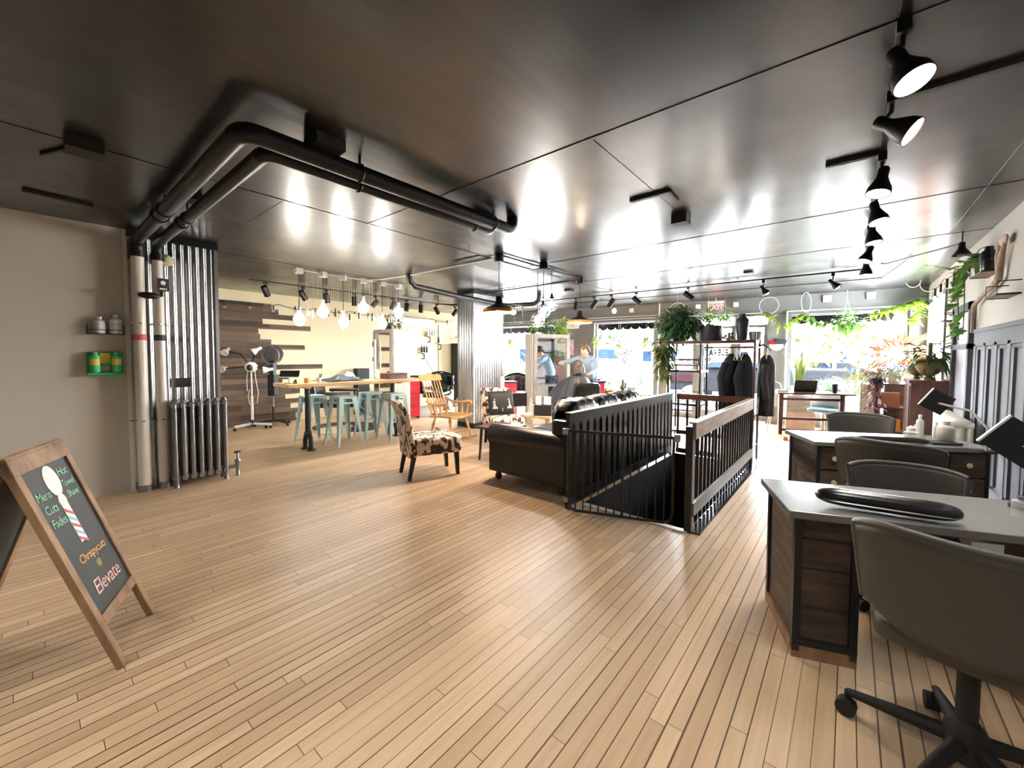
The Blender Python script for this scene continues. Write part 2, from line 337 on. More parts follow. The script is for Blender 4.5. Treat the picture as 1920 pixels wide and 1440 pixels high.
tag(b.build('stair_flight', M_blackm), 'black stair flight going down inside the railed floor opening', 'stairs')
b = MB(); b.box(-9.4, YB-.2, H, 1.3, 10.6, H+.12)
for y in (2.15, 4.6, 6.1): b.box(-3.6, y-.012, H-.004, XR, y+.012, H)
for y in (1.4, 5.5): b.box(-9.1, y-.01, H-.003, -3.6, y+.01, H)
for x in (-3.6,): b.box(x-.01, YB, H-.004, x+.01, 9.5, H)
for x0, y0, y1 in ((-1.2, 2.15, 4.6), (-2.4, 4.6, 9.8), (.75, 3.2, 9.9), (-6.0, 1.4, 5.5)): b.box(x0-.008, y0, H-.003, x0+.008, y1, H)
struct(b.build('ceiling', M_ceil))
b = MB(); b.box(XL-.15, YB, 0, XL, .69, H); b.box(XB-.15, YC-.15, 0, XL, YC, H)
struct(b.build('wall_left', M_wall_l))
b = MB(); b.box(XB-.2, YC, 0, XB, 9.4, H); struct(b.build('wall_far_left', M_cream))
b = MB(); b.box(XL-.15, YB-.15, 0, XR+.15, YB, H); struct(b.build('wall_rear', M_dkwall))
b = MB(); WY0, WY1, WZ0, WZ1 = 8.42, 10.0, 1.0, 2.38
b.box(XR, YB, 0, XR+.15, WY0, H); b.box(XR, WY1, 0, XR+.15, 10.5, H); b.box(XR, WY0, 0, XR+.15, WY1, WZ0); b.box(XR, WY0, WZ1, XR+.15, WY1, H)
struct(b.build('wall_right', M_wall_r))
# right wall panelling (wainscot)
b = MB(); s2 = MB(); y1 = 6.45
b.box(XR-.012, YB, 0, XR, y1, 1.5); b.box(XR-.035, YB, 1.52, XR, y1, 1.68); b.box(XR-.045, YB, 1.66, XR, y1, 1.70)
yy = y1
ys = []
while yy > YB:
    ys.append(yy); b.box(XR-.035, yy-.09, 0, XR, yy, 1.55); s2.box(XR-.030, yy-.17, .25, XR-.011, yy-.09, 1.5); s2.box(XR-.030, yy-.44, 1.485, XR-.011, yy-.12, 1.515); yy -= .40  # slate strips paint in the shade beside each stile and under the rail
b.box(XR-.04, YB, 0, XR, y1, .22)
struct(b.build('trim_1', M_wains, bevel=.002)); struct(s2.build('trim_2', M_wains_s))
# tall framed panel unit on the right wall
b = MB(); b.box(XR-.05, 7.5, .55, XR, 7.6, 2.02); b.box(XR-.05, 6.62, .55, XR, 6.70, 2.02); b.box(XR-.05, 6.62, 1.93, XR, 7.6, 2.02); b.box(XR-.07, 6.62, .62, XR, 7.6, .68); b.box(XR-.05, 6.62, 1.5, XR, 7.6, 1.56)
struct(b.build('trim_3', M_wains_s)); 
b = MB(); b.box(XR-.015, 6.7, .68, XR-.004, 7.5, 1.93); struct(b.build('trim_4', mat('misty_panel', (.42, .43, .47), .35, var=.25, vs=(3, 3, 2))))
b = MB(); b.box(XL-.01, .655, 0, XL+.012, .69, H); struct(b.build('trim_5', M_white))
def window(no, s0, s1, z0, z1, par_loc, ang, mull=(), fr=.05, col=None, y=0.0, bars=()):
    b = MB().at(par_loc, ang); f = fr
    b.box(s0, y, z0, s0+f, y+.08, z1); b.box(s1-f, y, z0, s1, y+.08, z1); b.box(s0+f, y, z0, s1-f, y+.08, z0+f); b.box(s0+f, y, z1-f, s1-f, y+.08, z1)
    for q in mull: b.box(q-.02, y, z0+f, q+.02, y+.07, z1-f)
    w = struct(b.build('window_%d' % no, col or M_grey)); g = MB().at(par_loc, ang); g.box(s0+f, y+.03, z0+f, s1-f, y+.036, z1-f); g.build('glass', M_glass, w); return w
S = {k: sF(k) for k in (930, 1062, 1104, 1113, 1227, 1250, 1302, 1312, 1378, 1437, 1477, 1704)}
SMAX = (FB-FA).length
ZT = 2.30
b = MB().at(FA, FANG)
b.box(-.1, 0, ZT, SMAX+.3, .35, H); b.box(-.1, -.02, ZT-.03, SMAX, .06, ZT)
b.box(-.1, 0, 0, .35, .3, ZT); b.box(S[1062]-.1, 0, 0, S[1062], .3, ZT); b.box(S[1104]-.02, 0, 0, S[1113], .3, ZT); b.box(S[1227], 0, 0, S[1250], .3, ZT); b.box(S[1437], 0, 0, S[1477], .3, ZT); b.box(S[1704], 0, 0, SMAX+.3, .3, ZT)
b.box(.35, 0, 0, S[1062]-.1, .3, .42); b.box(S[1113], 0, 0, S[1227], .3, .42); b.box(S[1477], 0, 0, S[1704], .3, .30); b.box(S[1250], 0, 0, S[1302], .2, .12)
b.box(S[1302], 0, 0, S[1312], .2, ZT); b.box(S[1378]-.03, .02, 0, S[1378]+.03, .2, ZT)
struct(b.build('wall_front', M_grey))
b = MB().at(FA, FANG)
for z in (2.40, 2.34): b.tube([(S[1227]+.05, -.03, z), (.4, -.03, z)], .008, 6); 
b.tube([(S[1227]+.1, -.04, H), (S[1227]+.1, -.04, .5)], .018, 8); b.tube([(S[1477]-.04, -.04, 2.34), (S[1477]-.04, -.04, .1)], .016, 8); b.tube([(S[1477]-.04, -.04, 2.34), (S[1704], -.04, 2.34)], .01, 6); b.tube([(S[1250], -.04, 2.33), (S[1437], -.04, 2.33)], .008, 6)
struct(b.build('trim_6', M_white))
window(1, .35, S[1062]-.1, .42, ZT, FA, FANG, y=.1, mull=())
window(2, S[1113], S[1227], .42, ZT, FA, FANG, y=.1)
window(3, S[1477], S[1704], .30, ZT, FA, FANG, y=.1)
window(4, S[1250], S[1302], .12, ZT, FA, FANG, y=.1)
def rect_door(no, s0, s1):
    b = MB().at(FA, FANG); b.box(s0+.01, .05, 0, s1-.01, .1, ZT)
    for z0, z1 in ((.15, .85), (1.0, 1.9)): b.box(s0+.06, .035, z0, s1-.06, .05, z1)
    return struct(b.build('door_%d' % no, M_grey))
rect_door(1, S[1062], S[1104]-.02)
def glass_door(no, s0, s1):
    b = MB().at(FA, FANG); f = .06
    b.box(s0, .1, .02, s0+f, .14, ZT-.2); b.box(s1-f, .1, .02, s1, .14, ZT-.2); b.box(s0+f, .1, .02, s1-f, .14, .2); b.box(s0+f, .1, ZT-.26, s1-f, .14, ZT-.2)
    d = struct(b.build('door_%d' % no, M_grey)); g = MB().at(FA, FANG); g.box(s0+f, .118, .2, s1-f, .122, ZT-.26); g.build('glass', M_glass, d)
    h = MB().at(FA, FANG); h.tube([(s0+.1, .1, .95), (s0+.1, .05, .95), (s0+.1, .05, 1.25), (s0+.1, .1, 1.25)], .01, 8); h.build('handle', M_chrome, d); return d
gd = glass_door(2, S[1312], S[1378]-.03); glass_door(3, S[1378]+.03, S[1437])
LM = Matrix.Translation(FA) @ Matrix.Rotation(FANG, 4, 'Z')
pc = onF(1340, 660, -.11); sc_ = (pc-FA).dot(FDIR)
t = text('ELEVATE', .19, M_ink, 'lettering', gd, LM @ Matrix.Translation((sc_+.0, .112, 1.44)) @ Matrix.Scale(-.62, 4, (1, 0, 0)) @ Matrix.Rotation(PI/2, 4, 'X'), space=1.25, bold=.013)
text('480-642-0041', .12, M_ink, 'lettering', gd, LM @ Matrix.Translation((sc_+.0, .112, 1.31)) @ Matrix.Scale(-.62, 4, (1, 0, 0)) @ Matrix.Rotation(PI/2, 4, 'X'), space=1.2, bold=.008)
# right wall window
b = MB(); b.box(XR-.02, WY0, WZ0, XR+.06, WY0+.07, WZ1); b.box(XR-.02, WY1-.07, WZ0, XR+.06, WY1, WZ1); b.box(XR-.02, WY0, WZ0, XR+.06, WY1, WZ0+.06); b.box(XR-.02, WY0, WZ1-.06, XR+.06, WY1, WZ1); b.box(XR, 9.2, WZ0, XR+.05, 9.26, WZ1)
w5 = struct(b.build('window_5', M_grey)); g = MB(); g.box(XR+.03, WY0+.07, WZ0+.06, XR+.036, WY1-.07, WZ1-.06); g.build('glass', M_glass, w5)
b = MB(); b.box(XR+.04, 8.9, WZ0, XR+.045, 8.98, WZ1); b.build('red_stripe', M_pink, w5)

# ------------------------------------------------------------------ outside
M_pave = mat('concrete_pavement', (.42, .42, .41), .8, var=.08, vs=(1, 1, 1)); M_road = mat('road_asphalt', (.22, .22, .23), .85)
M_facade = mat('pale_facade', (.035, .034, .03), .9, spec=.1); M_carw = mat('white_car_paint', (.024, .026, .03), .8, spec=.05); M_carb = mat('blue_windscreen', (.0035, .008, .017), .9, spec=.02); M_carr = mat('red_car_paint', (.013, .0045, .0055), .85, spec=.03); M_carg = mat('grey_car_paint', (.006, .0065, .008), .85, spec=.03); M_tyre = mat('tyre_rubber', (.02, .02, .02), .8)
M_awn = mat('grey_awning_fabric', (.004, .0036, .0036), .9, spec=.03)
b = MB(); b.box(-40, 9.0, -.3, 25, 16, -.1); struct(b.build('floor_pavement', M_pave))
b = MB(); b.box(-40, 16, -.35, 25, 50, -.16); struct(b.build('floor_road', M_road))
def awning(s0, s1, label):
    b = MB().at(FA, FANG); n = int((s1-s0)/.22); w = (s1-s0)/n
    b.plate([(s0, .38, 2.6), (s1, .38, 2.6), (s1, 1.15, 2.38), (s0, 1.15, 2.38)], (0, 0, -.02))
    for k in range(n):
        x = s0+k*w; P_ = [(x, 1.15, 2.38)]+[(x+w*(.5-.5*math.cos(PI*j/6)), 1.15, 2.22-.07*math.sin(PI*j/6)) for j in range(7)]+[(x+w, 1.15, 2.38)]
        b.plate(P_, (0, .01, 0))
    tag(b.build('awning', M_awn), label, 'awning')
awning(.4, S[1227], 'grey scalloped awning outside the left shop windows'); awning(S[1477]-.1, S[1704], 'grey scalloped awning outside the right shop window')
def tree(name, label, loc, h, r, mt, n=500, trunk=True, ls=.35, group=None, sq=1.0):
    t = thing(name, label, 'tree' if trunk else 'bush', loc, group=group); b = MB()
    for _ in range(n):
        u = Vector((random.gauss(0, 1), random.gauss(0, 1), random.gauss(0, 1))).normalized()*r*random.uniform(.45, 1)
        p = Vector((u.x, u.y, h-r*sq+u.z*sq)); 
        if p.z < .05: p.z = random.uniform(.05, .4)
        b.leaf(p, (random.uniform(-1, 1), random.uniform(-1, 1), random.uniform(-.6, .6)), ls*random.uniform(.6, 1.3), ls*.6)
    b.build('foliage', mt, t)
    if trunk: 
        b = MB(); b.tube([(0, 0, 0), (.05, 0, h*.35), (-.05, .1, h-r*.7)], [.16, .13, .08], 8); b.tube([(.03, 0, h*.35), (.5, .2, h-r*.6)], [.09, .04], 6); b.build('trunk', M_dkwood, t)
    return t
M_ltree = leafmat('sunlit_foliage', (.019, .021, .004)); M_ltree2 = leafmat('pale_green_foliage', (.009, .014, .007))
def out(px, dist, z=-.15):
    d = ray(px, 668); k = dist/Vector((d.x, d.y, 0)).length; return (d.x*k, d.y*k, z)
tree('street_tree', 'yellow green bush beyond the leftmost window, behind the steel column', out(955, 17), 2.0, 2.0, M_ltree, 520, False, .3)
tree('street_tree', 'round pale green tree across the street above the parked white van', out(1145, 26), 3.6, 1.7, M_ltree2, 380, True, .4)
tree('street_tree', 'tall lime tree outside the right window, left of its pale trunk', out(1510, 19), 5.0, 2.2, M_ltree, 480, True, .35)
tree('street_tree', 'lime tree outside the right window, behind the hanging basket', out(1600, 24), 4.4, 2.0, M_ltree, 380, True, .38)
tree('hedge_bush', 'low yellow green verge bush seen through the glass door', out(1350, 30), 1.4, 2.2, M_ltree, 300, False, .35, sq=.4)
b = MB(); o = out(1565, 18, 0); b.tube([(o[0], o[1], -.1), (o[0], o[1], 5.5)], .05, 8); b.sph((o[0], o[1], 2.9), (.18, .18, .2)); tag(b.build('lamp_post', M_white), 'white lamp post outside the right shop window', 'lamp post')
def building(px, dist, w, h, label, mt):
    o = out(px, dist, -.15); a = math.atan2(o[1], o[0])-PI/2; t = thing('building', label, 'building', o, a)
    b = MB(); b.box(-w/2, 0, 0, w/2, 6, h); b.build('wall', mt, t)
    b = MB(); b.box(-w/2-.2, -.2, h, w/2+.2, 6.2, h+.25); b.build('roof', M_stone, t)
    n = int(w/2.2)
    for k in range(n):
        x = -w/2+(k+.5)*w/n; q = MB(); q.box(x-.5, -.04, 1.0, x+.5, .02, 2.2); fr = q.build('window', M_white, t); q = MB(); q.box(x-.42, -.05, 1.08, x+.42, -.035, 2.12); q.build('pane', M_carb, fr)
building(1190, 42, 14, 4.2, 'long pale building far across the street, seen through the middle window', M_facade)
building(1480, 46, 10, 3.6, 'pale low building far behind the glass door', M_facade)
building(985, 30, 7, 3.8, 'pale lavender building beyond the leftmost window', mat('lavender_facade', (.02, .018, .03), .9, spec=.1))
def car(name, label, loc, rz, L=4.4, w=1.8, h=1.45, body=M_carw, kind='car'):
    t = thing(name, label, 'car' if kind == 'car' else 'truck', loc, rz)
    b = MB()
    if kind == 'car': pr = [(-L/2, .35), (-L/2, .75), (-L*.42, .88), (-L*.22, .95), (-L*.08, h), (L*.25, h), (L*.42, .98), (L/2, .9), (L/2, .35)]
    else: pr = [(-L/2, .5), (-L/2, 1.1), (-L*.28, 1.2), (-L*.2, h), (L*.08, h), (L*.12, 1.2), (L/2, 1.2), (L/2, .5)]
    vs = []
    def ins(z): return w/2 if z < 1.0 else w/2-.22*(z-1.0)/(h-1.0+.01)
    n = len(pr)
    b.add([(x, -ins(z), z) for x, z in pr]+[(x, ins(z), z) for x, z in pr], [tuple(range(n)), tuple(range(n, 2*n))[::-1]]+[(i, n+i, n+(i+1) % n, (i+1) % n) for i in range(n)])
    b.build('body', body, t, bevel=.05)
    g = MB()
    for sg in (-1, 1):
        if kind == 'car': g.plate([(-L*.17, sg*(w/2-.015), 1.0), (-L*.07, sg*(w/2-.2), h-.06), (L*.23, sg*(w/2-.2), h-.06), (L*.36, sg*(w/2-.015), 1.02)], (0, sg*.012, 0))
        else: g.plate([(-L*.24, sg*(w/2-.02), 1.22), (-L*.19, sg*(w/2-.17), h-.06), (L*.07, sg*(w/2-.17), h-.06), (L*.1, sg*(w/2-.02), 1.22)], (0, sg*.012, 0))
    x0, x1 = (-L*.225, -L*.09) if kind == 'car' else (-L*.285, -L*.205)
    g.plate([(x0, -w/2+.1, .98 if kind == 'car' else 1.2), (x1, -w/2+.25, h-.05), (x1, w/2-.25, h-.05), (x0, w/2-.1, .98 if kind == 'car' else 1.2)], (-.03, 0, .02)); g.build('windows', M_carb, t)
    for x in (-L*.31, L*.3):
        for sg in (-1, 1):
            q = MB(); q.cyl((x, sg*(w/2-.2), .34), (x, sg*(w/2+.02), .34), .34, n=20); wh = q.build('wheel', M_tyre, t); q = MB(); q.cyl((x, sg*(w/2), .34), (x, sg*(w/2+.03), .34), .2, n=14); q.build('hubcap', M_silver, wh)
    return t
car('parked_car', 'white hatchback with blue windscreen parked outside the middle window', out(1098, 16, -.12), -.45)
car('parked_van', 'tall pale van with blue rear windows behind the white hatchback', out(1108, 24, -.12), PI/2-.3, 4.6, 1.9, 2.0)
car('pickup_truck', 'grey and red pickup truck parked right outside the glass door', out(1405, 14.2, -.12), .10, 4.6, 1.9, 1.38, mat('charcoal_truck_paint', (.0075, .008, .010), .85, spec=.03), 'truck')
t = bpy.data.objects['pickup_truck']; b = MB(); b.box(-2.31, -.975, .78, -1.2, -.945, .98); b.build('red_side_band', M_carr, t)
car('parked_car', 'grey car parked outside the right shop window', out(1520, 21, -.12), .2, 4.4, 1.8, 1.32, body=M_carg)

# ================================================================== STEEL COLUMNS, PIPES, RADIATOR (left)
def corr_face(b, p0, p1, z0, z1, pitch=.068, amp=.011):
    p0 = Vector((*p0, 0)); p1 = Vector((*p1, 0)); L = (p1-p0).length; d = (p1-p0)/L; nn = Vector((d.y, -d.x, 0)); n = int(L/pitch*8)
    vs = []
    for i in range(n+1):
        u = L*i/n; o = p0+d*u+nn*amp*math.cos(2*PI*u/pitch)
        vs += [(o.x, o.y, z0), (o.x, o.y, z1)]
    b.add(vs, [(2*i, 2*i+2, 2*i+3, 2*i+1) for i in range(n)], True)
def column(label, x0, y0, x1, y1, z1=H, base=None):
    t = thing('column', label, 'column', ((x0+x1)/2, (y0+y1)/2, 0)); t['kind'] = 'structure'
    cx, cy = (x0+x1)/2, (y0+y1)/2; a0, c0, a1, c1 = x0-cx, y0-cy, x1-cx, y1-cy
    b = MB(); g = .018
    b.box(a0+g, c0+g, 0, a1-g, c1-g, z1); core = b.build('core', M_galv, t)
    b = MB(); corr_face(b, (a1, c0), (a1, c1), .0, z1-.06); corr_face(b, (a0, c0), (a1, c0), .0, z1-.06); corr_face(b, (a0, c1), (a0, c0), 0, z1-.06); corr_face(b, (a1, c1), (a0, c1), 0, z1-.06)
    b.build('corrugated_sheet', M_galv, t)
    b = MB(); q = .016
    for x, y in ((a0, c0), (a1, c0), (a1, c1), (a0, c1)): b.box(x-q, y-q, 0, x+q, y+q, z1-.06)
    b.build('corner_strip', M_galv, t)
    b = MB(); b.box(a0-.02, c0-.02, z1-.07, a1+.02, c1+.02, z1-.001); b.build('top_band', M_black, t)
    if base: b = MB(); b.box(a0-.02, c0-.02, 0, a1+.02, c1+.02, base); b.build('base_band', M_black, t)
    return t
column('corrugated steel column behind the radiator and the two white pipes', -6.3, .70, -5.64, 1.43)
pA, pB, pC = G(867, 800), G(886, 803), G(930, 790)
column('corrugated steel column in the middle of the room beside the rocking chair', -5.98, 5.52, -5.56, 6.35, base=.1)
def steam_pipe(label, x, y, r, corner_x, end_y, zz):
    t = thing('steam_pipe', label, 'pipe', (x, y, 0))
    b = MB(); b.cyl((0, 0, .06), (0, 0, zz-.16), r, n=18); b.build('riser', M_wpipe, t)
    b = MB(); b.cyl((0, 0, 0), (0, 0, .07), r+.006, n=18); b.build('foot_collar', M_silver, t)
    b = MB(); b.cyl((0, 0, zz-.17), (0, 0, zz-.1), r+.012, n=18); dz = r*1.6
    pts = [(0, 0, zz-.12)]+[(dz*(1-math.cos(a)), 0, zz-dz+dz*math.sin(a)) for a in (0.2, .5, .8, 1.1, 1.4, 1.57)]
    cxx = corner_x-x; b.tube(pts+[(cxx-dz, 0, zz)], r, 14); k = r*1.4
    b.tube([(cxx-dz, 0, zz)]+[(cxx-dz+dz*math.sin(a), dz*(1-math.cos(a)), zz) for a in (.3, .6, .9, 1.2, 1.57)]+[(cxx, end_y-y-dz, zz)]+[(cxx, end_y-y-dz+dz*math.sin(a), zz+dz*(1-math.cos(a))) for a in (.4, .8, 1.2, 1.5)]+[(cxx, end_y-y, H-.002)], r, 14)
    for u in (.35,): b.cyl((cxx*u-.03, 0, zz), (cxx*u+.03, 0, zz), r+.01, n=14)
    b.build('overhead_run', M_black, t)
    for (qx, qy) in ((cxx*.42, 0), (cxx, (end_y-y)*.3), (cxx, (end_y-y)*.88)):
        b = MB(); b.tube([(qx, qy, zz+r*.8), (qx, qy, H-.001)], .008, 6); b.tube([(qx+(r+.004)*math.cos(a), qy, zz+(r+.004)*math.sin(a)) for a in [2*PI*k/14 for k in range(14)]] if abs(qy) < .01 and False else [(qx-(.0 if abs(qy) < .01 else r+.003)*math.cos(a), qy-((r+.003) if abs(qy) < .01 else 0)*math.cos(a), zz+(r+.003)*math.sin(a)) for a in [2*PI*k/14 for k in range(14)]], .006, 6, closed=True); b.build('hanger', M_black, t)
    return t
steam_pipe('thicker white pipe rising beside the grey wall into black overhead pipe', -5.53, .745, .052, -2.42, 2.90, 2.555)
steam_pipe('thinner white pipe rising beside the radiator into black overhead pipe', -5.53, .90, .043, -2.56, 2.78, 2.545)
for z, lab, mm in ((.73, 'lower rusty strap clamping both white pipes to the steel column', M_silver), (1.72, 'upper steel strap clamping both white pipes to the steel column', M_galv)):
    b = MB(); b.box(-5.585, .68, z, -5.47, .97, z+.02) if False else b.tube([(-5.62, .66, z), (-5.53, .69, z), (-5.475, .745, z), (-5.53, .80, z), (-5.60, .83, z), (-5.53, .853, z), (-5.483, .90, z), (-5.53, .95, z), (-5.62, .98, z)], .009, 6)
    tag(b.build('pipe_strap', mm), lab, 'strap')
b = MB(); b.cyl((-5.53, .745, 1.55), (-5.53, .745, 1.61), .0535, n=18); tag(b.build('pipe_marker', M_chr), 'red arrow marker band around the thicker white pipe', 'sticker')
b = MB(); b.cyl((-5.53, .90, 1.55), (-5.53, .90, 1.61), .0445, n=18); tag(b.build('pipe_marker', M_ink), 'black arrow marker band around the thinner white pipe', 'sticker')
b = MB(); b.lathe([(0, 0), (.055, .0), (.06, .02), (.045, .045), (.02, .055), (0, .056)], (-5.60, .985, 2.40), 24, (1, 0, 0)); tag(b.build('alarm_bell', M_cream2), 'round yellowed alarm bell at the top of the steel column', 'alarm bell')
t = thing('security_camera', 'small black camera clamped on the thinner white pipe', 'camera', (-5.46, .87, 2.0)); b = MB(); b.sph((0.02, -.06, 0), (.045, .085, .035), 12, 8); b.build('body', M_black, t); b = MB(); b.tube([(0, .0, 0), (-.02, .05, .01), (-.02, .05, .08)], .012); b.build('bracket', M_black, t)
t = thing('sticker_card', 'small black card with white emblem on the thinner white pipe', 'card', (-5.468, .93, 2.12), .1); b = MB(); b.box(-.004, -.045, -.06, 0, .045, .07); b.build('card', M_ink, t); b = MB(); b.cyl((0, 0, .025), (.002, 0, .025), .022, n=10); b.box(0, -.03, -.045, .002, .03, -.03); b.build('emblem', M_paper, t)
b = MB(); b.box(-5.635, 1.03, 1.05, -5.618, 1.15, 1.15); tag(b.build('cover_plate', M_tape), 'square black cover plate on the steel column above the radiator', 'cover plate')
def radiator(label, loc, rz, n, L, hh, dp, mt, valve=True):
    t = thing('radiator', label, 'radiator', loc, rz); w = L/n
    for k in range(n):
        x = -L/2+(k+.5)*w; b = MB()
        for y in (-dp*.32, 0, dp*.32): b.tube([(x, y, .1), (x, y, hh-.05)], w*.30, 8)
        for z in (.1, hh-.06): b.tube([(x, -dp*.42, z), (x, dp*.42, z)], [w*.4, w*.4], 10)
        b.sph((x, 0, hh-.05), (w*.44, dp*.46, .05), 10, 6); b.sph((x, 0, .1), (w*.44, dp*.46, .05), 10, 6)
        if k in (0, n-1): b.lathe([(.03, 0), (.02, .04), (.025, .1)], (x, -dp*.34, 0), 8); b.lathe([(.03, 0), (.02, .04), (.025, .1)], (x, dp*.34, 0), 8)
        b.build('section', mt, t)
    b = MB(); b.tube([(-L/2+.02, 0, hh-.07), (L/2-.02, 0, hh-.07)], .022, 8); b.tube([(-L/2+.02, 0, .11), (L/2-.02, 0, .11)], .022, 8); b.build('connecting_pipe', mt, t)
    if valve:
        b = MB(); b.tube([(L/2, 0, .11), (L/2+.07, 0, .11)], .018, 8); b.lathe([(.03, 0), (.02, .01), (.02, .14), (.03, .15), (.03, .18), (.012, .2), (.012, .27)], (L/2+.09, 0, 0), 12); v = b.build('valve', M_silver, t)
        b = MB(); b.lathe([(.008, 0), (.038, .005), (.038, .02), (.01, .028)], (L/2+.09, 0, .26), 12); b.build('handwheel', M_brown, v)
    return t
radiator('tall silver cast iron radiator against the corrugated steel column', (-5.47, 1.20, 0), PI/2, 7, .52, .93, .17, M_silver)

# ================================================================== LEFT WALL ITEMS
t = thing('wire_shelf', 'small dark wire shelf on the grey wall holding two white bottles', 'shelf', (XL, .51, 1.60))
b = MB(); b.box(0, -.13, 0, .10, .13, .008); b.build('shelf_board', M_iron, t)
b = MB()
for y in (-.128, .128): b.tube([(.005, y, .005), (.005, y, .09), (.1, y, .09), (.1, y, .005)], .003, 5)
b.tube([(.1, -.128, .045), (.1, .128, .045)], .003, 5); b.build('wire_frame', M_iron, t)
def bottle(label, loc, r, h, mt=M_white, name='bottle', group=None, cap=None, lab=None, rz=0):
    t = thing(name, label, 'bottle', loc, rz, group); b = MB(); b.lathe([(r*.9, 0), (r, .01), (r, h*.68), (r*.85, h*.76), (r*.4, h*.82), (r*.38, h*.86)], n=14); b.build('body', mt, t)
    b = MB(); b.lathe([(r*.46, h*.85), (r*.46, h*.99), (r*.38, h)], n=12); b.build('cap', cap or M_white, t)
    if lab: b = MB(); b.lathe([(r+.001, h*.15), (r+.001, h*.55)], n=14); q = b.build('label_band', lab, t)
    return t
M_lab = mat('printed_label', (.62, .66, .72), .6, var=.5, vs=(2, 2, 70))
bottle('shorter white bottle on the wire shelf', (XL+.05, .465, 1.609), .042, .165, lab=M_lab); bottle('taller white bottle on the wire shelf, beside the steel column', (XL+.05, .58, 1.609), .047, .19, lab=M_lab)
t = thing('eyewash_station', 'green wall eyewash station with two green bottles', 'eyewash station', (XL, .50, 1.20))
b = MB(); b.box(0, -.13, 0, .02, .13, .23); b.box(0, -.13, 0, .09, .13, .03); b.build('back_tray', M_green, t, bevel=.006)
for y in (-.075, .075):
    b = MB(); b.lathe([(.03, 0), (.036, .01), (.036, .15), (.03, .165), (.02, .17), (.02, .2), (.0, .202)], (.055, y, .03), 14); q = b.build('eyewash_bottle', M_green2, t)
    b = MB(); b.lathe([(.037, .07), (.037, .13)], (.055, y, .03), 14); b.build('label_band', M_yellow, q)
b = MB(); b.box(.02, -.035, .12, .024, .035, .22); b.build('yellow_label', M_yellow, t)
b = MB(); b.box(.02, -.035, .04, .024, .035, .085); b.build('mirror_label', M_silver, t)

# ================================================================== CHALKBOARD SIGN
def sign():
    F1, F2 = G(226, 1255), G(286, 1146); F1.z = F2.z = 0
    w = (F2-F1); Wd = w.length; w.normalize(); n = Vector((-w.y, w.x, 0))      # n points away from the room side
    if n.dot(Vector((1, 1, 0))) > 0: n = -n
    t = thing('a_frame_sign', 'wooden A-frame chalkboard sign with a barber pole drawing', 'sign', (F1+F2)/2, math.atan2(w.y, w.x))
    # local frame: x along width, y = depth, -y is the front
    HH, lean = .97, .33; iy = 1 if n.dot(Vector((-w.y, w.x, 0))) > 0 else -1
    ang = math.atan2(lean, HH); L = math.hypot(HH, lean); e = Wd/2
    def Fm(side): return Matrix.Translation((0, 0 if side == 0 else iy*2*lean, 0)) @ Matrix.Rotation(-iy*ang if side == 0 else iy*ang, 4, 'X')
    for side in (0, 1):
        Mx = Fm(side); nm = ('front' if side == 0 else 'rear')
        for x in (-e, e-.045):
            b = MB(); b.M = Mx; b.box(x, -.014, 0, x+.045, .014, L); b.build('stile', M_rustic, t, bevel=.003)
        b = MB(); b.M = Mx; b.box(-e, -.016, L-.075, e, .016, L+.01); b.build('top_rail', M_rustic, t, bevel=.003)
        b = MB(); b.M = Mx; b.box(-e+.045, -.014, .20, e-.045, .014, .25); b.build('bottom_rail', M_rustic, t, bevel=.003)
        b = MB(); b.M = Mx; b.box(-e+.045, -.004, .25, e-.045, .004, L-.075); bd = b.build('blackboard', M_board, t)
        if side == 0:
            yf = -iy*.0055
            def TM(x, z, rot=0): return Mx @ Matrix.Translation((x*fl, yf, z)) @ Matrix.Rotation(rot, 4, 'Y') @ (Matrix.Rotation(PI/2, 4, 'X') if iy == 1 else Matrix.Rotation(PI, 4, 'Z') @ Matrix.Rotation(PI/2, 4, 'X'))
            fl = 1 if iy == 1 else -1
            k = .4/.6
            for body, x, z, sz, mt in (('Mens', -.112, .81, .056, M_chg), ('Cuts', -.108, .745, .056, M_chg), ('Fades', -.100, .68, .056, M_chg), ('Hot', .105, .875, .056, M_chg), ('Towel', .105, .82, .046, M_chg), ('Shave', .105, .765, .046, M_chg), ('Chrispycuts', .01, .475, .058, M_cho), ('@', .01, .42, .042, M_chy), ('Elevate', .01, .315, .10, M_chp)):
                text(body, sz, mt, 'chalk_lettering', bd, TM(x, z, .04), .0006, .1, space=.92)
            q = MB(); q.M = Mx
            def disc(cx, cz, rx, rz, n=20): q.plate([(cx*fl+rx*math.cos(2*PI*i/n), yf-.001*iy, cz+rz*math.sin(2*PI*i/n)) for i in range(n)], (0, .002*iy, 0))
            disc(0, .87, .055, .075); disc(0, .775, .03, .03)
            q.plate([(-.035, yf, .775), (.035, yf, .775), (.028, yf, .75), (-.028, yf, .75)], (0, .002*iy, 0)); q.plate([(-.028, yf, .75), (.028, yf, .75), (.028, yf, .56), (-.028, yf, .56)], (0, .001*iy, 0)); q.build('barber_pole_drawing', M_chw, bd)
            for j in range(5):
                q = MB(); q.M = Mx; z = .735-j*.036; q.plate([(-.026*fl, yf-.0015*iy, z), (.026*fl, yf-.0015*iy, z-.035), (.026*fl, yf-.0015*iy, z-.05), (-.026*fl, yf-.0015*iy, z-.015)], (0, .001*iy, 0)); q.build('pole_stripe', (M_chr, M_chb)[j % 2], bd)
    return t
sign()

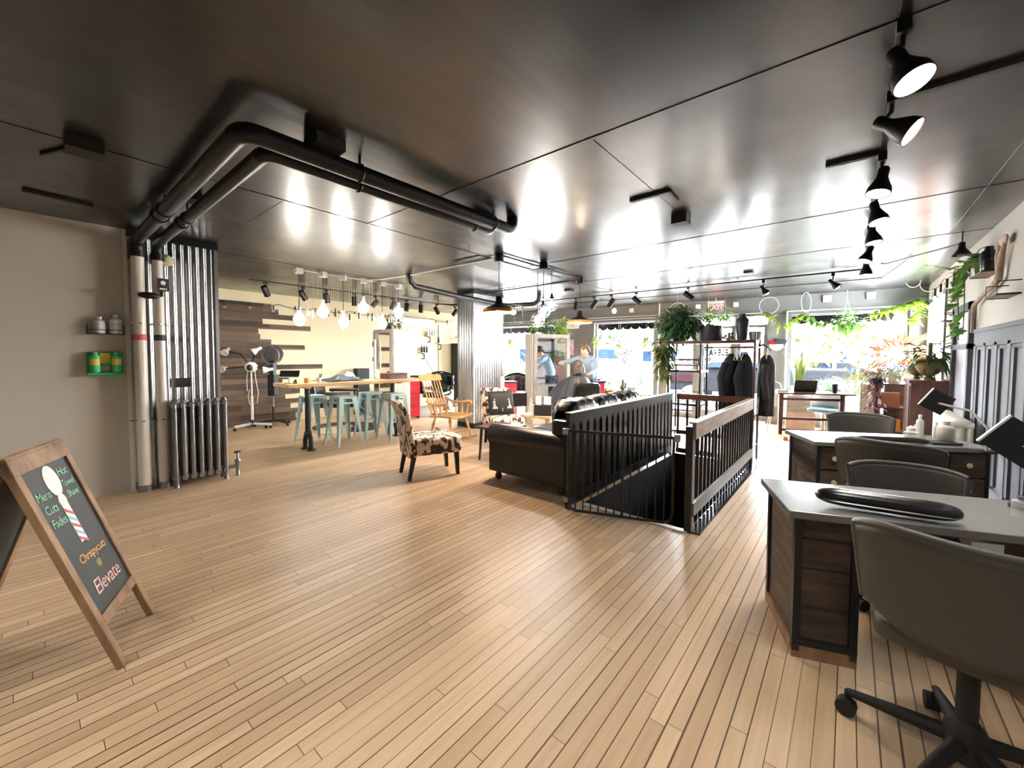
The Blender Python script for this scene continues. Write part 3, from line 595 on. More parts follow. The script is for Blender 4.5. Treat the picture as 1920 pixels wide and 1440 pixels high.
# ================================================================== RECLAIMED PLANKS ON THE CREAM WALL
ends = [(608, 2.31, 3.05), ]
b = MB(); rnd = random.Random(3); z = 2.50; rows = [3.27, 3.40, 3.75, 3.10, 4.05, 3.02, 3.05, 3.25, 3.92, 3.20, 3.22, 3.35, 4.30, 3.30, 3.60, 3.45, 3.70, 3.80, 3.5, 3.9, 3.6, 3.85, 3.7, 3.75]
for i, e in enumerate(rows):
    z1 = 2.46-i*.104; 
    if z1 < .05: break
    b.box(XB, YC, max(z1-.104, .01), XB+.02+.006*rnd.random(), e, z1-.002)
tag(b.build('plank_cladding', M_cladding), 'stepped reclaimed brown planks covering the left end of the cream wall', 'wall cladding')

# ================================================================== HAIR PROCESSOR AND HOOD DRYER
def processor(loc):
    t = thing('hair_processor', 'white rolling infrared hair lamp with four arms', 'salon lamp', loc, .3)
    b = MB(); b.tube([(0, 0, .14), (0, 0, .62)], .024, 12); b.tube([(0, 0, .6), (0, 0, 1.12)], .014, 10); b.build('pole', M_white, t)
    b = MB(); b.cyl((0, 0, .06), (0, 0, .17), .035, n=12); b.build('base_hub', M_blackm, t)
    for a in (.5, .5+2*PI/3, .5+4*PI/3, ):
        b = MB(); b.beam((0, 0, .1), (.34*math.cos(a), .34*math.sin(a), .08), .05, .035); lg = b.build('base_leg', M_white, t)
        b = MB(); b.sph((.33*math.cos(a), .33*math.sin(a), .03), .028); b.build('caster', M_blackm, lg)
    b = MB(); b.sph((0, 0, 1.18), (.11, .11, .10), 16, 10); b.build('head_housing', M_white, t)
    b = MB(); b.sph((.06, -.07, 1.17), (.06, .05, .06), 12, 8); b.build('control_face', M_iron, t)
    for k, (dx, dz, ln) in enumerate(((-.42, .30, 0), (.16, .32, 0), (-.48, -.03, 0), (.36, -.05, 0))):
        p = Vector((dx*.8, dx*.45-.05, 1.18+dz)); b = MB(); b.tube([(0, 0, 1.18), (dx*.4, dx*.2, 1.2+dz*.75), p], .013, 8); arm = b.build('gooseneck_arm', M_blackm, t)
        ax = Vector((.3 if dx < 0 else -.5, -.8, -.6 if dz > .1 else -.1)); b = MB(); b.lathe([(.022, -.1), (.028, -.09), (.03, -.02), (.055, .02), (.066, .06), (.066, .07), (.05, .06), (.0, .05)], p, 16, ax); b.build('lamp_head', M_white, arm)
    b = MB(); b.tube([(.1, 0, 1.12), (.13, 0, .9), (.16, .02, .7), (.12, .02, .5), (.0, -.04, .46), (-.06, -.03, .62), (-.03, -.02, .75)], .006, 6); b.tube([(-.08, -.02, 1.1), (-.09, -.03, .9), (-.08, -.03, .72)], .006, 6); b.build('cord', M_white, t)
processor((-8.75, 2.74, 0))
def hooddryer(loc):
    t = thing('hood_dryer', 'black rolling hood hair dryer beside the white hair lamp', 'hair dryer', loc, .5)
    b = MB(); b.tube([(0, 0, .1), (0, 0, .38)], .022, 10); b.build('lower_pole', M_blackm, t); b = MB(); b.tube([(0, 0, .36), (0, 0, .62)], .014, 10); b.build('upper_pole', M_chrome, t)
    b = MB(); b.box(-.075, -.06, .6, .075, .06, 1.02); b.build('motor_box', M_blackm, t, bevel=.015); b = MB(); b.box(-.05, -.04, 1.0, .05, .05, 1.3); b.build('neck', M_iron, t, bevel=.01)
    ax = Vector((.1, -1, -.15)); b = MB(); b.lathe([(.02, -.2), (.12, -.17), (.18, -.06), (.185, .05), (.17, .05), (.165, -.02), (.0, -.12)], (0, 0, 1.42), 28, ax); hd = b.build('hood', M_blackm, t)
    b = MB(); b.lathe([(.168, .045), (.19, .05), (.19, .07), (.168, .07), (.168, .045)], (0, 0, 1.42), 28, ax); b.build('rim', M_silver, hd)
    for k in range(5):
        a = 2*PI*k/5; b = MB(); b.beam((0, 0, .12), (.32*math.cos(a), .32*math.sin(a), .07), .045, .03); lg = b.build('base_leg', M_blackm, t); b = MB(); b.sph((.32*math.cos(a), .32*math.sin(a), .03), .027); b.build('caster', M_blackm, lg)
hooddryer((-8.80, 3.13, 0))

# ================================================================== BAR TABLE AND STOOLS
def bar_table():
    cx = -6.17; y0, y1 = 2.30, 4.62
    t = thing('bar_table', 'live edge bar table on black iron pipe legs', 'table', (cx, (y0+y1)/2, 0)); hy = (y1-y0)/2; zt = 1.0
    def edge(s, y): return s*(.27+.03*math.sin(y*2.3+s)+.015*math.sin(y*7+s*2))
    n = 24; poly = [(edge(1, -hy+2*hy*i/n), -hy+2*hy*i/n) for i in range(n+1)]+[(edge(-1, hy-2*hy*i/n), hy-2*hy*i/n) for i in range(n+1)]
    b = MB(); b.prism(poly, zt-.05, zt); b.build('tabletop', M_slab, t, bevel=.008)
    b = MB(); b.box(-.2, -hy+.25, zt-.075, .2, -hy+.33, zt-.05); b.box(-.2, hy-.5, zt-.075, .2, hy-.42, zt-.05); b.build('support_cleat', M_oak, t)
    for y in (2.66-(y0+y1)/2, 4.12-(y0+y1)/2):
        b = MB(); b.tube([(0, y, .24), (0, y, zt-.08)], .038, 14); lg = b.build('leg', M_iron, t)
        b = MB(); b.lathe([(.045, 0), (.055, .01), (.055, .04), (.045, .05)], (0, y, .22), 14)
        b.tube([(-.10, y-.0, .0), (-.10, y, .12), (-.075, y, .2), (0, y, .235), (.075, y, .2), (.10, y, .12), (.10, y, 0)], .034, 12)
        for x in (-.1, .1): b.cyl((x, y, 0), (x, y, .018), .062, n=14)
        b.build('pipe_foot', M_iron, lg)
bar_table()
def make_stool(label):
    t = thing('bar_stool', label, 'stool', (0, 0, 0), group='pale blue metal stools at the bar table'); sh = .77; a = .155
    b = MB(); b.box(-a, -a, sh-.045, a, a, sh); b.build('seat', M_teal, t, bevel=.02)
    for sx in (-1, 1):
        for sy in (-1, 1):
            c0 = Vector((sx*(a-.01), sy*(a-.01), sh-.02)); c1 = Vector((sx*.215, sy*.215, 0)); b = MB(); w0, w1, th = .085, .032, .003
            for ax in (0, 1):
                iv = Vector((-sx, 0, 0)) if ax == 0 else Vector((0, -sy, 0)); pv = Vector((0, -sy, 0))*th if ax == 0 else Vector((-sx, 0, 0))*th
                b.plate([c0, c0+iv*w0, c1+iv*w1, c1], pv)
            lg = b.build('leg', M_teal, t); b = MB(); b.cyl(c1+Vector((-sx*.01, -sy*.01, 0)), c1+Vector((-sx*.01, -sy*.01, .015)), .014, n=8); b.build('rubber_foot', M_potw, lg)
    zf = .27; k = .155+.06*(1-zf/sh)*.95
    b = MB(); b.beam((-k, -k, zf), (k, k, zf), .02, .005); b.beam((-k, k, zf+.006), (k, -k, zf+.006), .02, .005); b.build('cross_brace', M_teal, t)
    for sx, sy in ((1, 0), (-1, 0), (0, 1), (0, -1)):
        k2 = .165; b = MB()
        if sx: b.beam((sx*k2, -k2, .66), (sx*k2, k2, .66), .004, .02)
        else: b.beam((-k2, sy*k2, .66), (k2, sy*k2, .66), .004, .02)
        b.build('upper_brace', M_teal, t)
    return t
st = make_stool('pale blue metal stool nearest the left end of the bar table')
st.location = (-6.60, 2.93, 0); st.rotation_euler = (0, 0, .06)
dup(st, (-6.16, 3.21, 0), .03, 'pale blue metal stool in front of the bar table, second from left')
dup(st, (-6.42, 3.84, 0), -.05, 'pale blue metal stool third from left, partly behind the fourth')
dup(st, (-5.93, 3.98, 0), .0, 'pale blue metal stool nearest the cow print chair')

# ---- things on the bar table
TX = -6.17; TT = 1.001
t = thing('tablet_display', 'black tablet on a stand at the left end of the bar table', 'tablet', (TX+.02, 2.40, TT), PI/2-.9); b = MB(); b.box(-.05, -.045, 0, .05, .045, .012); b.tube([(0, 0, .01), (0, .01, .10)], .012, 8); b.build('stand', M_paper, t); b = MB().at((0, 0, .09), rx=-.35); b.box(-.14, -.006, 0, .14, .006, .1); b.build('screen', M_screen, t); b = MB(); b.box(-.15, -.03, .085, .15, .03, .095); b.build('tray', M_white, t)
b = MB(); b.lathe([(.05, 0), (.05, .006), (.04, .012), (.03, .045), (.012, .055), (.008, .065), (.0, .067)], (TX+.1, 2.46, TT), 18); tag(b.build('service_bell', M_brass2), 'small brass service bell beside the tablet on the bar table', 'bell')
b = MB(); b.lathe([(.03, 0), (.036, .01), (.034, .07), (.031, .07), (.028, .01), (0, .01)], (TX+.08, 2.62, TT), 16); tag(b.build('candle_jar', mat('amber_glass', (.5, .25, .12), .15)), 'small amber jar on the bar table, right of the bell', 'jar')
b = MB(); b.lathe([(.03, 0), (.034, .01), (.034, .075), (.03, .075), (.03, .01), (0, .01)], (TX+.12, 2.78, TT), 16); tag(b.build('pen_cup', M_white), 'white cup holding dark pens on the bar table', 'cup')
b = MB()
for dx, dy in ((.02, .03), (-.01, .05), (.03, -.0)): b.beam((TX+.12, 2.78, TT+.02), (TX+.12+dx, 2.78+dy, TT+.13), .009, .009)
tag(b.build('pen', M_ink), 'dark pens standing in the white cup on the bar table', 'pen')
t = thing('folded_cape', 'black salon cape folded over a pale blue towel on the bar table', 'salon cape', (TX-.02, 3.22, TT)); b = MB(); b.grid(lambda u, v: (-.17+.34*u, -.3+.6*v, .012+.085*math.sin(PI*u)*math.sin(PI*v)**.8+.012*math.sin(14*v+5*u)), 14, 18); b.build('cape', M_cape, t, solid=.006); b = MB(); b.grid(lambda u, v: (-.1+.2*u, .0+.22*v, .04+.10*math.sin(PI*u)*math.sin(PI*v)+.01*math.sin(20*v)), 10, 10); b.build('towel', M_teal, t, solid=.01)
t = thing('yellow_candle', 'tall pale yellow bottle on the bar table beside the brown box', 'bottle', (TX+.05, 3.80, TT)); b = MB(); b.lathe([(.028, 0), (.032, .01), (.032, .11), (.024, .13), (.0, .13)], n=14); b.build('body', M_cream2, t); b = MB(); b.lathe([(.02, .13), (.024, .135), (.024, .17), (0, .172)], n=12); b.build('cap', M_white, t); b = MB(); b.cyl((0, 0, 0), (0, 0, .004), .05); b.build('coaster', M_ink, t)
t = thing('storage_chest', 'low dark brown wooden chest at the right end of the bar table', 'chest', (TX, 4.15, TT), .05); b = MB(); b.box(-.12, -.2, 0, .12, .2, .075); b.build('body', M_brown, t, bevel=.006); b = MB(); b.box(-.125, -.205, .075, .125, .205, .098); b.build('lid', M_brown, t, bevel=.01); b = MB(); b.box(.12, -.04, .05, .13, .04, .075); b.build('latch', M_iron, t)

# ---- bulb pendants above the bar table
b = MB(); xs = -6.20
b.tube([(xs, 2.55, H-.02), (xs, 4.33, H-.02)], .011, 8); b.tube([(xs, 3.62, H-.02), (xs+.25, 3.75, H-.02), (-5.3, 3.85, H-.02), (-3.45, 3.86, H-.02)], .010, 8); tag(b.build('conduit', M_wpipe), 'white ceiling conduit linking the bulb pendants to the dome lamp', 'conduit')
PB = [(558, 598, 2.58), (602, 584, 2.93), (645, 604, 3.25), (682, 576, 3.60), (718, 606, 3.95), (751, 586, 4.28)]
wh = ['leftmost', 'second from left', 'third from left', 'fourth from left', 'fifth from left', 'rightmost']
for i, (px, py, y) in enumerate(PB):
    z = hz(py, xs, y); t = thing('bulb_pendant', 'faceted glass bulb hanging over the bar table, %s of six' % wh[i], 'pendant lamp', (xs, y, 0), i*.4, 'glass bulb pendants over the bar table')
    b = MB(); b.box(-.05, -.05, H-.075, .05, .05, H-.001); b.build('junction_box', M_white, t); b = MB(); b.cyl((0, 0, z+.17), (0, 0, H-.07), .005, n=6); b.build('cord', M_blackm, t)
    b = MB(); b.cyl((0, 0, z+.115), (0, 0, z+.18), .024, n=12); b.build('socket', M_white, t)
    b = MB(); b.lathe([(.022, .13), (.03, .1), (.085, .015), (.088, -.01), (.05, -.085), (.03, -.10), (0, -.105)][::-1], (0, 0, z), 10); q = b.build('bulb', M_facet, t); 
    for p in q.data.polygons: p.use_smooth = False
    if i % 2 == 0:
        ld = bpy.data.lights.new('bulb_glow', 'POINT'); ld.energy = 15; ld.color = (1, .93, .84); ld.shadow_soft_size = .06; lo = bpy.data.objects.new('bulb_glow', ld); COL.objects.link(lo); lo.parent = t; lo.location = (0, 0, z-.17)
# glass charm strands between them
for g in range(5):
    y0 = 2.58+.345*g+.10
    for k in range(6):
        y = y0+k*.032; L = .50+.1*random.random(); z0 = H-.03; t = thing('glass_charm', 'thin thread with a small charm hanging between the %s and %s glass bulbs' % (('leftmost', 'second'), ('second', 'third'), ('third', 'fourth'), ('fourth', 'fifth'), ('fifth', 'rightmost'))[g], 'hanging charm', (xs+random.uniform(-.03, .03), y, 0), group='charm strands between the bulb pendants')
        b = MB(); b.cyl((0, 0, z0-L), (0, 0, z0), .0017, n=5); b.build('thread', M_wpipe, t)
        b = MB(); 
        hh = random.choice((.03, .05, .10, .13)); b.box(-.004, -.010, z0-L-hh, .004, .010, z0-L); b.build('charm', random.choice((M_paper, M_paper, M_blackm, M_cream2, M_silver)), t)

# ---- track lights with cylinder heads
def beam(t, c, a, power, col=(1, .93, .82), size=1.6):
    ld = bpy.data.lights.new('spot_beam', 'SPOT'); ld.energy = power; ld.spot_size = size; ld.spot_blend = .8; ld.shadow_soft_size = .08; ld.color = col
    lo = bpy.data.objects.new('spot_beam', ld); COL.objects.link(lo); lo.parent = t; lo.location = c+a*.12; lo.rotation_euler = a.to_track_quat('-Z', 'Y').to_euler()
def track(label, a, b_, mt=M_black):
    t = MB(); t.beam(a, b_, .032, .022); return tag(t.build('light_track', mt), label, 'light track')
def cylspot(label, p, aim, group, lit=False):
    t = thing('cylinder_spotlight', label, 'spotlight', p, 0, group); b = MB(); b.box(-.018, -.03, -.04, .018, .03, 0); b.build('track_adapter', M_black, t)
    b = MB(); b.cyl((0, 0, -.11), (0, 0, -.03), .007, n=8); b.build('stem', M_black, t)
    a = Vector(aim).normalized(); c = Vector((0, 0, -.15)); b = MB(); b.lathe([(.0, -.09), (.045, -.088), (.05, -.08), (.05, .09), (.043, .09), (.043, .06), (0, .055)], c, 18, a); s = b.build('head', M_black, t)
    b = MB(); b.lathe([(0, .058), (.042, .058)], c, 18, a); b.build('lamp_face', M_lens if lit else M_chrome, s)
    if lit: beam(t, c, a, lit)
    return t
track('long black track on the ceiling in front of the cream wall', (-7.5, 2.35, H-.04), (-7.45, 7.0, H-.04))
LS = [(500, 2.58), (570, 3.18), (620, 3.60), (672, 4.15), (707, 4.6), (743, 5.02), (766, 5.37), (793, 5.75), (820, 6.21), (858, 6.78)]
for i, (px, y) in enumerate(LS):
    cylspot('black cylinder spotlight on the track by the cream wall, number %d from the left end' % (i+1) if False else ['black cylinder spotlight at the left end of the cream wall track', 'second black cylinder spotlight on the cream wall track', 'third black cylinder spotlight on the cream wall track', 'fourth black cylinder spotlight on the cream wall track', 'fifth black cylinder spotlight, tilted left, on the cream wall track', 'sixth black cylinder spotlight on the cream wall track', 'seventh black cylinder spotlight on the cream wall track', 'eighth black cylinder spotlight on the cream wall track', 'ninth black cylinder spotlight, tilted, on the cream wall track', 'black cylinder spotlight nearest the middle column on the cream wall track'][i], (-7.48, y, H-.05), ((-.5, .5, -.8), (-.3, .6, -.8), (-.2, .3, -.9), (0, 0, -1), (-.3, -.5, -.7), (-.2, -.3, -.8), (0, -.1, -1), (0, 0, -1), (-.2, .7, -.7), (-.3, -.5, -.8))[i], 'cylinder spotlights by the cream wall', lit=18 if i % 2 == 0 else 0)
track('long black track across the ceiling near the front windows', (-5.6, 7.42, H-.04), (.09, 7.52, H-.04))
for i, (px, x) in enumerate(((1127/1, -5.30), (1068, -4.45), (1105, -4.03), (1140, -3.65), (1190, -3.14), (1290, -2.2))):
    cylspot(['cylinder spotlight on the front track, left end near the wire cage lamps', 'cylinder spotlight on the front track, second from left', 'cylinder spotlight on the front track, third, tilted left', 'cylinder spotlight on the front track, fourth, tilted left', 'cylinder spotlight on the front track, fifth, tilted right', 'cylinder spotlight on the front track above the pipe rack'][i], (x, 7.44, H-.05), ((0, .1, -1), (-.1, 0, -1), (-.6, .2, -.6), (-.6, .2, -.7), (.7, .3, -.7), (.7, .3, -.6))[i], 'cylinder spotlights on the front track')
def conespot(label, p, aim, group, lit=True, power=0, sc=1.0, adapter=True):
    t = thing('cone_spotlight', label, 'spotlight', p, 0, group); b = MB(); b.box(-.02, -.035, -.05, .02, .035, 0); b.build('track_adapter', M_black, t)
    a = Vector(aim).normalized(); c = Vector((0, 0, -.15)); b = MB(); b.tube([(0, 0, -.04), (0.0, .0, -.085), Vector((0, 0, -.15))-a*.045], .009, 8); b.build('stem', M_black, t)
    b = MB(); b.lathe([(0, -.075), (.024, -.07), (.028, -.06), (.028, -.01), (.04, .02), (.058, .06), (.062, .095), (.058, .095), (.05, .05), (0, .03)], c, 22, a); s = b.build('shade', M_black, t)
    b = MB(); b.lathe([(0, .098), (.02, .097), (.04, .09), (.056, .075)], c, 20, a); b.build('lit_bulb', M_lens if lit else M_chrome, s)
    if power:
        ld = bpy.data.lights.new('spot_beam', 'SPOT'); ld.energy = power; ld.spot_size = 1.9; ld.spot_blend = .8; ld.shadow_soft_size = .2; ld.color = (1, .92, .82)
        lo = bpy.data.objects.new('spot_beam', ld); COL.objects.link(lo); lo.parent = t; lo.location = c+a*.12; lo.rotation_euler = a.to_track_quat('-Z', 'Y').to_euler()
    return t
track('long track along the right side of the ceiling with cone spotlights', (.115, 1.0, H-.03), (.115, 7.5, H-.03))
RS = [('cone spotlight on the right track, nearest the camera', 2.10, (.35, -.25, -.9)), ('cone spotlight on the right track, second, aimed right', 2.62, (.75, -.15, -.6)), ('cone spotlight on the right track, third, aimed down', 3.35, (-.15, -.2, -.95)), ('cone spotlight on the right track, fourth, brightly lit', 4.05, (.2, -.2, -.9)), ('cone spotlight on the right track, fifth', 4.72, (.15, -.1, -.95)), ('cone spotlight on the right track, sixth, brightly lit', 5.6, (-.3, -.2, -.9)), ('cone spotlight on the right track, farthest, over the far desk end', 6.40, (0, .1, -1))]
for lab, y, aim in RS: conespot(lab, (.115, y, H-.04), aim, 'cone spotlights on the right track', power=22)
conespot('cone spotlight on the front track, left of the hanging hoops', (-1.08, 7.5, H-.05), (.5, -.1, -.8), 'cone spotlights on the front track', False); conespot('cone spotlight on the front track, right end', (-.22, 7.5, H-.05), (.6, -.1, -.7), 'cone spotlights on the front track', False)
# unseen spots added behind the viewpoint to light the near floor
for x, y, lab in ((-1.0, -.6, 'nearest behind the viewpoint'), (-2.6, -.9, 'behind and left of the viewpoint'), (-4.3, -1.0, 'by the grey left wall behind the chalkboard sign'), (.3, -.3, 'above the right foreground chair'), (-.6, -1.6, 'by the rear wall')):
    conespot('unseen cone spotlight on the ceiling, '+lab, (x, y, H), (.0, .15, -1), 'unseen ceiling spotlights behind the viewpoint', power=30)

# ---- surface boxes and conduits on the black ceiling
def cbox(label, x, y, s, d=.05, mt=M_blackm): b = MB(); b.box(x-s/2, y-s/2, H-d, x+s/2, y+s/2, H-.001); return tag(b.build('junction_box', mt), label, 'junction box')
cbox('black square ceiling box above the left wall end', -3.55, .26, .16, .07)
cbox('black square ceiling box behind the corner of the overhead pipes', -2.42, 1.17, .17, .06)
cbox('black square ceiling box hiding the pipe hangers near the left column', -4.05, .86, .15, .05)
cbox('black square ceiling box near the end of the overhead pipes', -2.60, 2.62, .15, .05)
cbox('black square ceiling box in the middle of the bright ceiling', -1.2, 3.80, .13, .08)
cbox('small black ceiling box behind the front track', -1.19, 6.9, .12, .03)
cbox('small black ceiling box near the far dome lamp', -4.1, 6.6, .13, .04)
def cline(label, pts, r=.012, mt=M_blackm): b = MB(); b.tube(pts, r, 8); return tag(b.build('conduit', mt), label, 'conduit')
b = MB(); b.beam((-1.40, 3.17, H-.012), (-1.09, 3.17, H-.012), .035, .022); b.beam((-1.09, 3.17, H-.008), (-1.10, 3.40, H-.008), .015, .014); tag(b.build('raceway', M_blackm), 'short L shaped black raceway in the middle of the ceiling', 'raceway')
b = MB(); b.beam((-.16, 3.41, H-.012), (.10, 3.41, H-.012), .035, .022); tag(b.build('raceway', M_blackm), 'short black raceway meeting the right track from the left', 'raceway')
b = MB(); b.beam((.14, 2.74, H-.012), (XR, 2.74, H-.012), .03, .022); tag(b.build('raceway', M_blackm), 'black raceway from the right track to the right wall', 'raceway')
b = MB(); b.beam((-4.9, .02, H-.012), (-4.95, .40, H-.012), .04, .022); tag(b.build('raceway', M_blackm), 'short black raceway on the ceiling above the left wall', 'raceway')
b = MB(); b.beam((-3.95, .10, H-.01), (-3.65, .22, H-.01), .015, .015); tag(b.build('raceway', M_blackm), 'thin black raceway leading to the left ceiling box', 'raceway')
cline('large painted steam pipe crossing the ceiling beside the middle column', [(-5.3, 3.85, H), (-5.3, 3.87, 2.56), (-5.32, 3.97, 2.50), (-5.42, 5.0, 2.47), (-5.5, 6.25, 2.45), (-5.44, 6.45, 2.45), (-4.95, 6.62, 2.46), (-4.85, 6.65, 2.52), (-4.84, 6.66, H)], .048, M_steelrail)
b = MB(); b.box(-4.05, 3.68, H-.012, -3.60, 6.0, H-.002); tag(b.build('ceiling_panel', M_steelrail), 'long narrow hatch panel on the ceiling between the dome lamps', 'ceiling panel')
cline('dark conduit running between the two dome lamps', [(-3.35, 3.86, H-.02), (-3.35, 5.76, H-.02)]); cline('dark conduit from the far dome lamp toward the middle column', [(-3.37, 5.80, H-.02), (-5.9, 5.86, H-.02)])
cline('thin dark conduit in front of the front wall beam', [(-5.6, 8.2, H-.02), (-.35, 8.6, H-.02), (.35, 8.6, H-.02), (.55, 7.0, H-.02)], .008)
t = thing('pipe_bracket', 'bent black pipe hanging near the middle column top', 'pipe', (-6.7, 5.6, 0)); b = MB(); b.tube([(0, 0, H), (0, 0, 2.50), (.3, .1, 2.47), (.6, .15, 2.47)], .014, 8); b.build('pipe', M_black, t)

# ---- dome pendants, wire cage cluster, lantern
def dome(label, x, y, zb, R=.20):
    t = thing('dome_pendant', label, 'pendant lamp', (x, y, 0), 0, 'black dome pendants'); b = MB(); b.lathe([(.055, H-.1), (.06, H-.03), (.06, H-.001)], n=14); b.build('ceiling_canopy', M_black, t); b = MB(); b.cyl((0, 0, zb+.2), (0, 0, H-.09), .004, n=6); b.build('cord', M_blackm, t)
    b = MB(); b.lathe([(R, zb), (R*.97, zb+.02), (R*.75, zb+.065), (R*.35, zb+.1), (.045, zb+.125), (.042, zb+.2), (.0, zb+.21)], n=32); sh = b.build('shade', M_black, t)
    b = MB(); b.lathe([(R*.985, zb+.001), (R*.9, zb+.018), (R*.7, zb+.055), (R*.3, zb+.09), (0, zb+.095)], n=32); b.build('shade_lining', M_brass, sh)
    b = MB(); b.lathe([(R*1.004, zb-.002), (R*1.004, zb+.012), (R*.985, zb+.024), (R*.9, zb+.045)], n=32); b.build('lining_glow_band', M_brass, sh)  # outer band added, its copper colour imitates the glowing lining
    b = MB(); b.sph((0, 0, zb+.012), .032); b.build('bulb', M_edison, t)
    ld = bpy.data.lights.new('pendant_glow', 'POINT'); ld.energy = 34; ld.color = (1, .78, .55); ld.shadow_soft_size = .03; lo = bpy.data.objects.new('pendant_glow', ld); COL.objects.link(lo); lo.parent = t; lo.location = (0, 0, zb-.035)
dome('black dome pendant with copper lining in front of the steel column', -3.38, 3.80, hz(586, -3.38, 3.80)); dome('black dome pendant with copper lining near the grey door', -3.37, 5.75, hz(606, -3.37, 5.75))
t = thing('cage_cluster_pendant', 'ceiling cluster of three lit wire cage lamps', 'pendant lamp', (-3.2, 4.5, 0)); b = MB(); b.lathe([(.0, H-.13), (.17, H-.125), (.17, H-.115), (.06, H-.08), (.05, H-.001)], n=28); b.build('ceiling_canopy', M_black, t)
for px, py, dx, dy in ((1031, 570, .10, .05), (1017, 583, 0, .0), (1007, 600, -.06, -.05)):
    z = hz(py, -3.2+dx, 4.5+dy); b = MB(); b.cyl((dx, dy, z+.08), (dx, dy, H-.12), .004, n=6); b.lathe([(.028, .0), (.012, .07)], (dx, dy, z+.07), 10); c = b.build('cord', M_blackm, t)
    b = MB()
    for k in range(5): a = PI*k/5; b.tube([(dx+.095*math.cos(a)*math.cos(q), dy+.095*math.sin(a)*math.cos(q), z+.095*math.sin(q)) for q in [2*PI*i/16 for i in range(16)]], .0022, 4, closed=True)
    for zz in (-.05, 0, .05): r = math.sqrt(.095**2-zz*zz); b.tube([(dx+r*math.cos(q), dy+r*math.sin(q), z+zz) for q in [2*PI*i/16 for i in range(16)]], .0022, 4, closed=True)
    b.build('wire_cage', M_iron, c); b = MB(); b.sph((dx, dy, z), .045); b.build('bulb', M_bulbw, c)
    ld = bpy.data.lights.new('bulb_glow', 'POINT'); ld.energy = 16; ld.color = (1, .95, .88); ld.shadow_soft_size = .05; lo = bpy.data.objects.new('bulb_glow', ld); COL.objects.link(lo); lo.parent = t; lo.location = (dx, dy, z-.11)
t = thing('lantern_pendant', 'open box lantern behind the front dome pendant', 'pendant lamp', (-4.72, 5.7, 0)); b = MB(); z0 = hz(604, -4.72, 5.7); b.tube([(0, 0, z0+.38), (0, 0, H)], .004, 6); 
for sx in (-.12, .12):
    for sy in (-.12, .12): b.beam((sx, sy, z0), (sx, sy, z0+.3), .012, .012)
for zz in (z0, z0+.3):
    for a_, b_ in (((-.12, -.12), (.12, -.12)), ((.12, -.12), (.12, .12)), ((.12, .12), (-.12, .12)), ((-.12, .12), (-.12, -.12))): b.beam((*a_, zz), (*b_, zz), .012, .012)
b.beam((-.12, -.12, z0+.3), (0, 0, z0+.38), .008, .008); b.beam((.12, .12, z0+.3), (0, 0, z0+.38), .008, .008); b.build('frame', M_black, t); b = MB(); b.sph((0, 0, z0+.18), .05); b.build('bulb', M_bulbw, t)
t = thing('filament_pendant', 'single amber filament bulb hanging near the front beam', 'pendant lamp', (-4.0, 8.3, 0)); z0 = hz(583, -4.0, 8.3); b = MB(); b.cyl((0, 0, z0+.05), (0, 0, H), .005, n=6); b.build('cord', M_blackm, t); b = MB(); b.sph((0, 0, z0), (.045, .045, .055)); b.build('bulb', M_edison, t)
# ---- string lights along the cream wall
t = thing('string_lights', 'black string lights looping along the top of the cream wall', 'string lights', (XB, 0, 0)); b = MB(); pts = []; N_ = 60; y0, y1 = 1.8, 8.2
for i in range(N_+1): u = i/N_; pts.append((.06, y0+(y1-y0)*u, 2.46-.07*abs(math.sin(u*PI*8))))
b.tube(pts, .006, 5); b.build('cable', M_blackm, t)
for k in range(15):
    y = y0+(y1-y0)*(k+.5)/15; z = 2.38-.03*(k % 2); b = MB(); b.cyl((.06, y, z), (.06, y, z+.07), .014, n=8); s = b.build('socket', M_blackm, t); b = MB(); b.sph((.06, y, z-.03), .032, 10, 6); b.build('clear_bulb', M_jar, s)

# ================================================================== SOFA, CHAIRS
def rbox(b, x0, y0, z0, x1, y1, z1, r=.03, puff=0.0, n=6):
    # soft cushion: superellipsoid-like block
    cx, cy, cz = (x0+x1)/2, (y0+y1)/2, (z0+z1)/2; hx, hy, hz_ = (x1-x0)/2, (y1-y0)/2, (z1-z0)/2
    nu, nv = 24, 14; vs = []
    def se(c, e): return math.copysign(abs(c)**e, c)
    for i in range(nv+1):
        ph = -PI/2+PI*i/nv
        for j in range(nu):
            th = 2*PI*j/nu; e = .35+puff
            vs.append((cx+hx*se(math.cos(ph), e)*se(math.cos(th), e), cy+hy*se(math.cos(ph), e)*se(math.sin(th), e), cz+hz_*se(math.sin(ph), e)))
    return b.add(vs, [(i*nu+j, i*nu+(j+1) % nu, (i+1)*nu+(j+1) % nu, (i+1)*nu+j) for i in range(nv) for j in range(nu)], True)
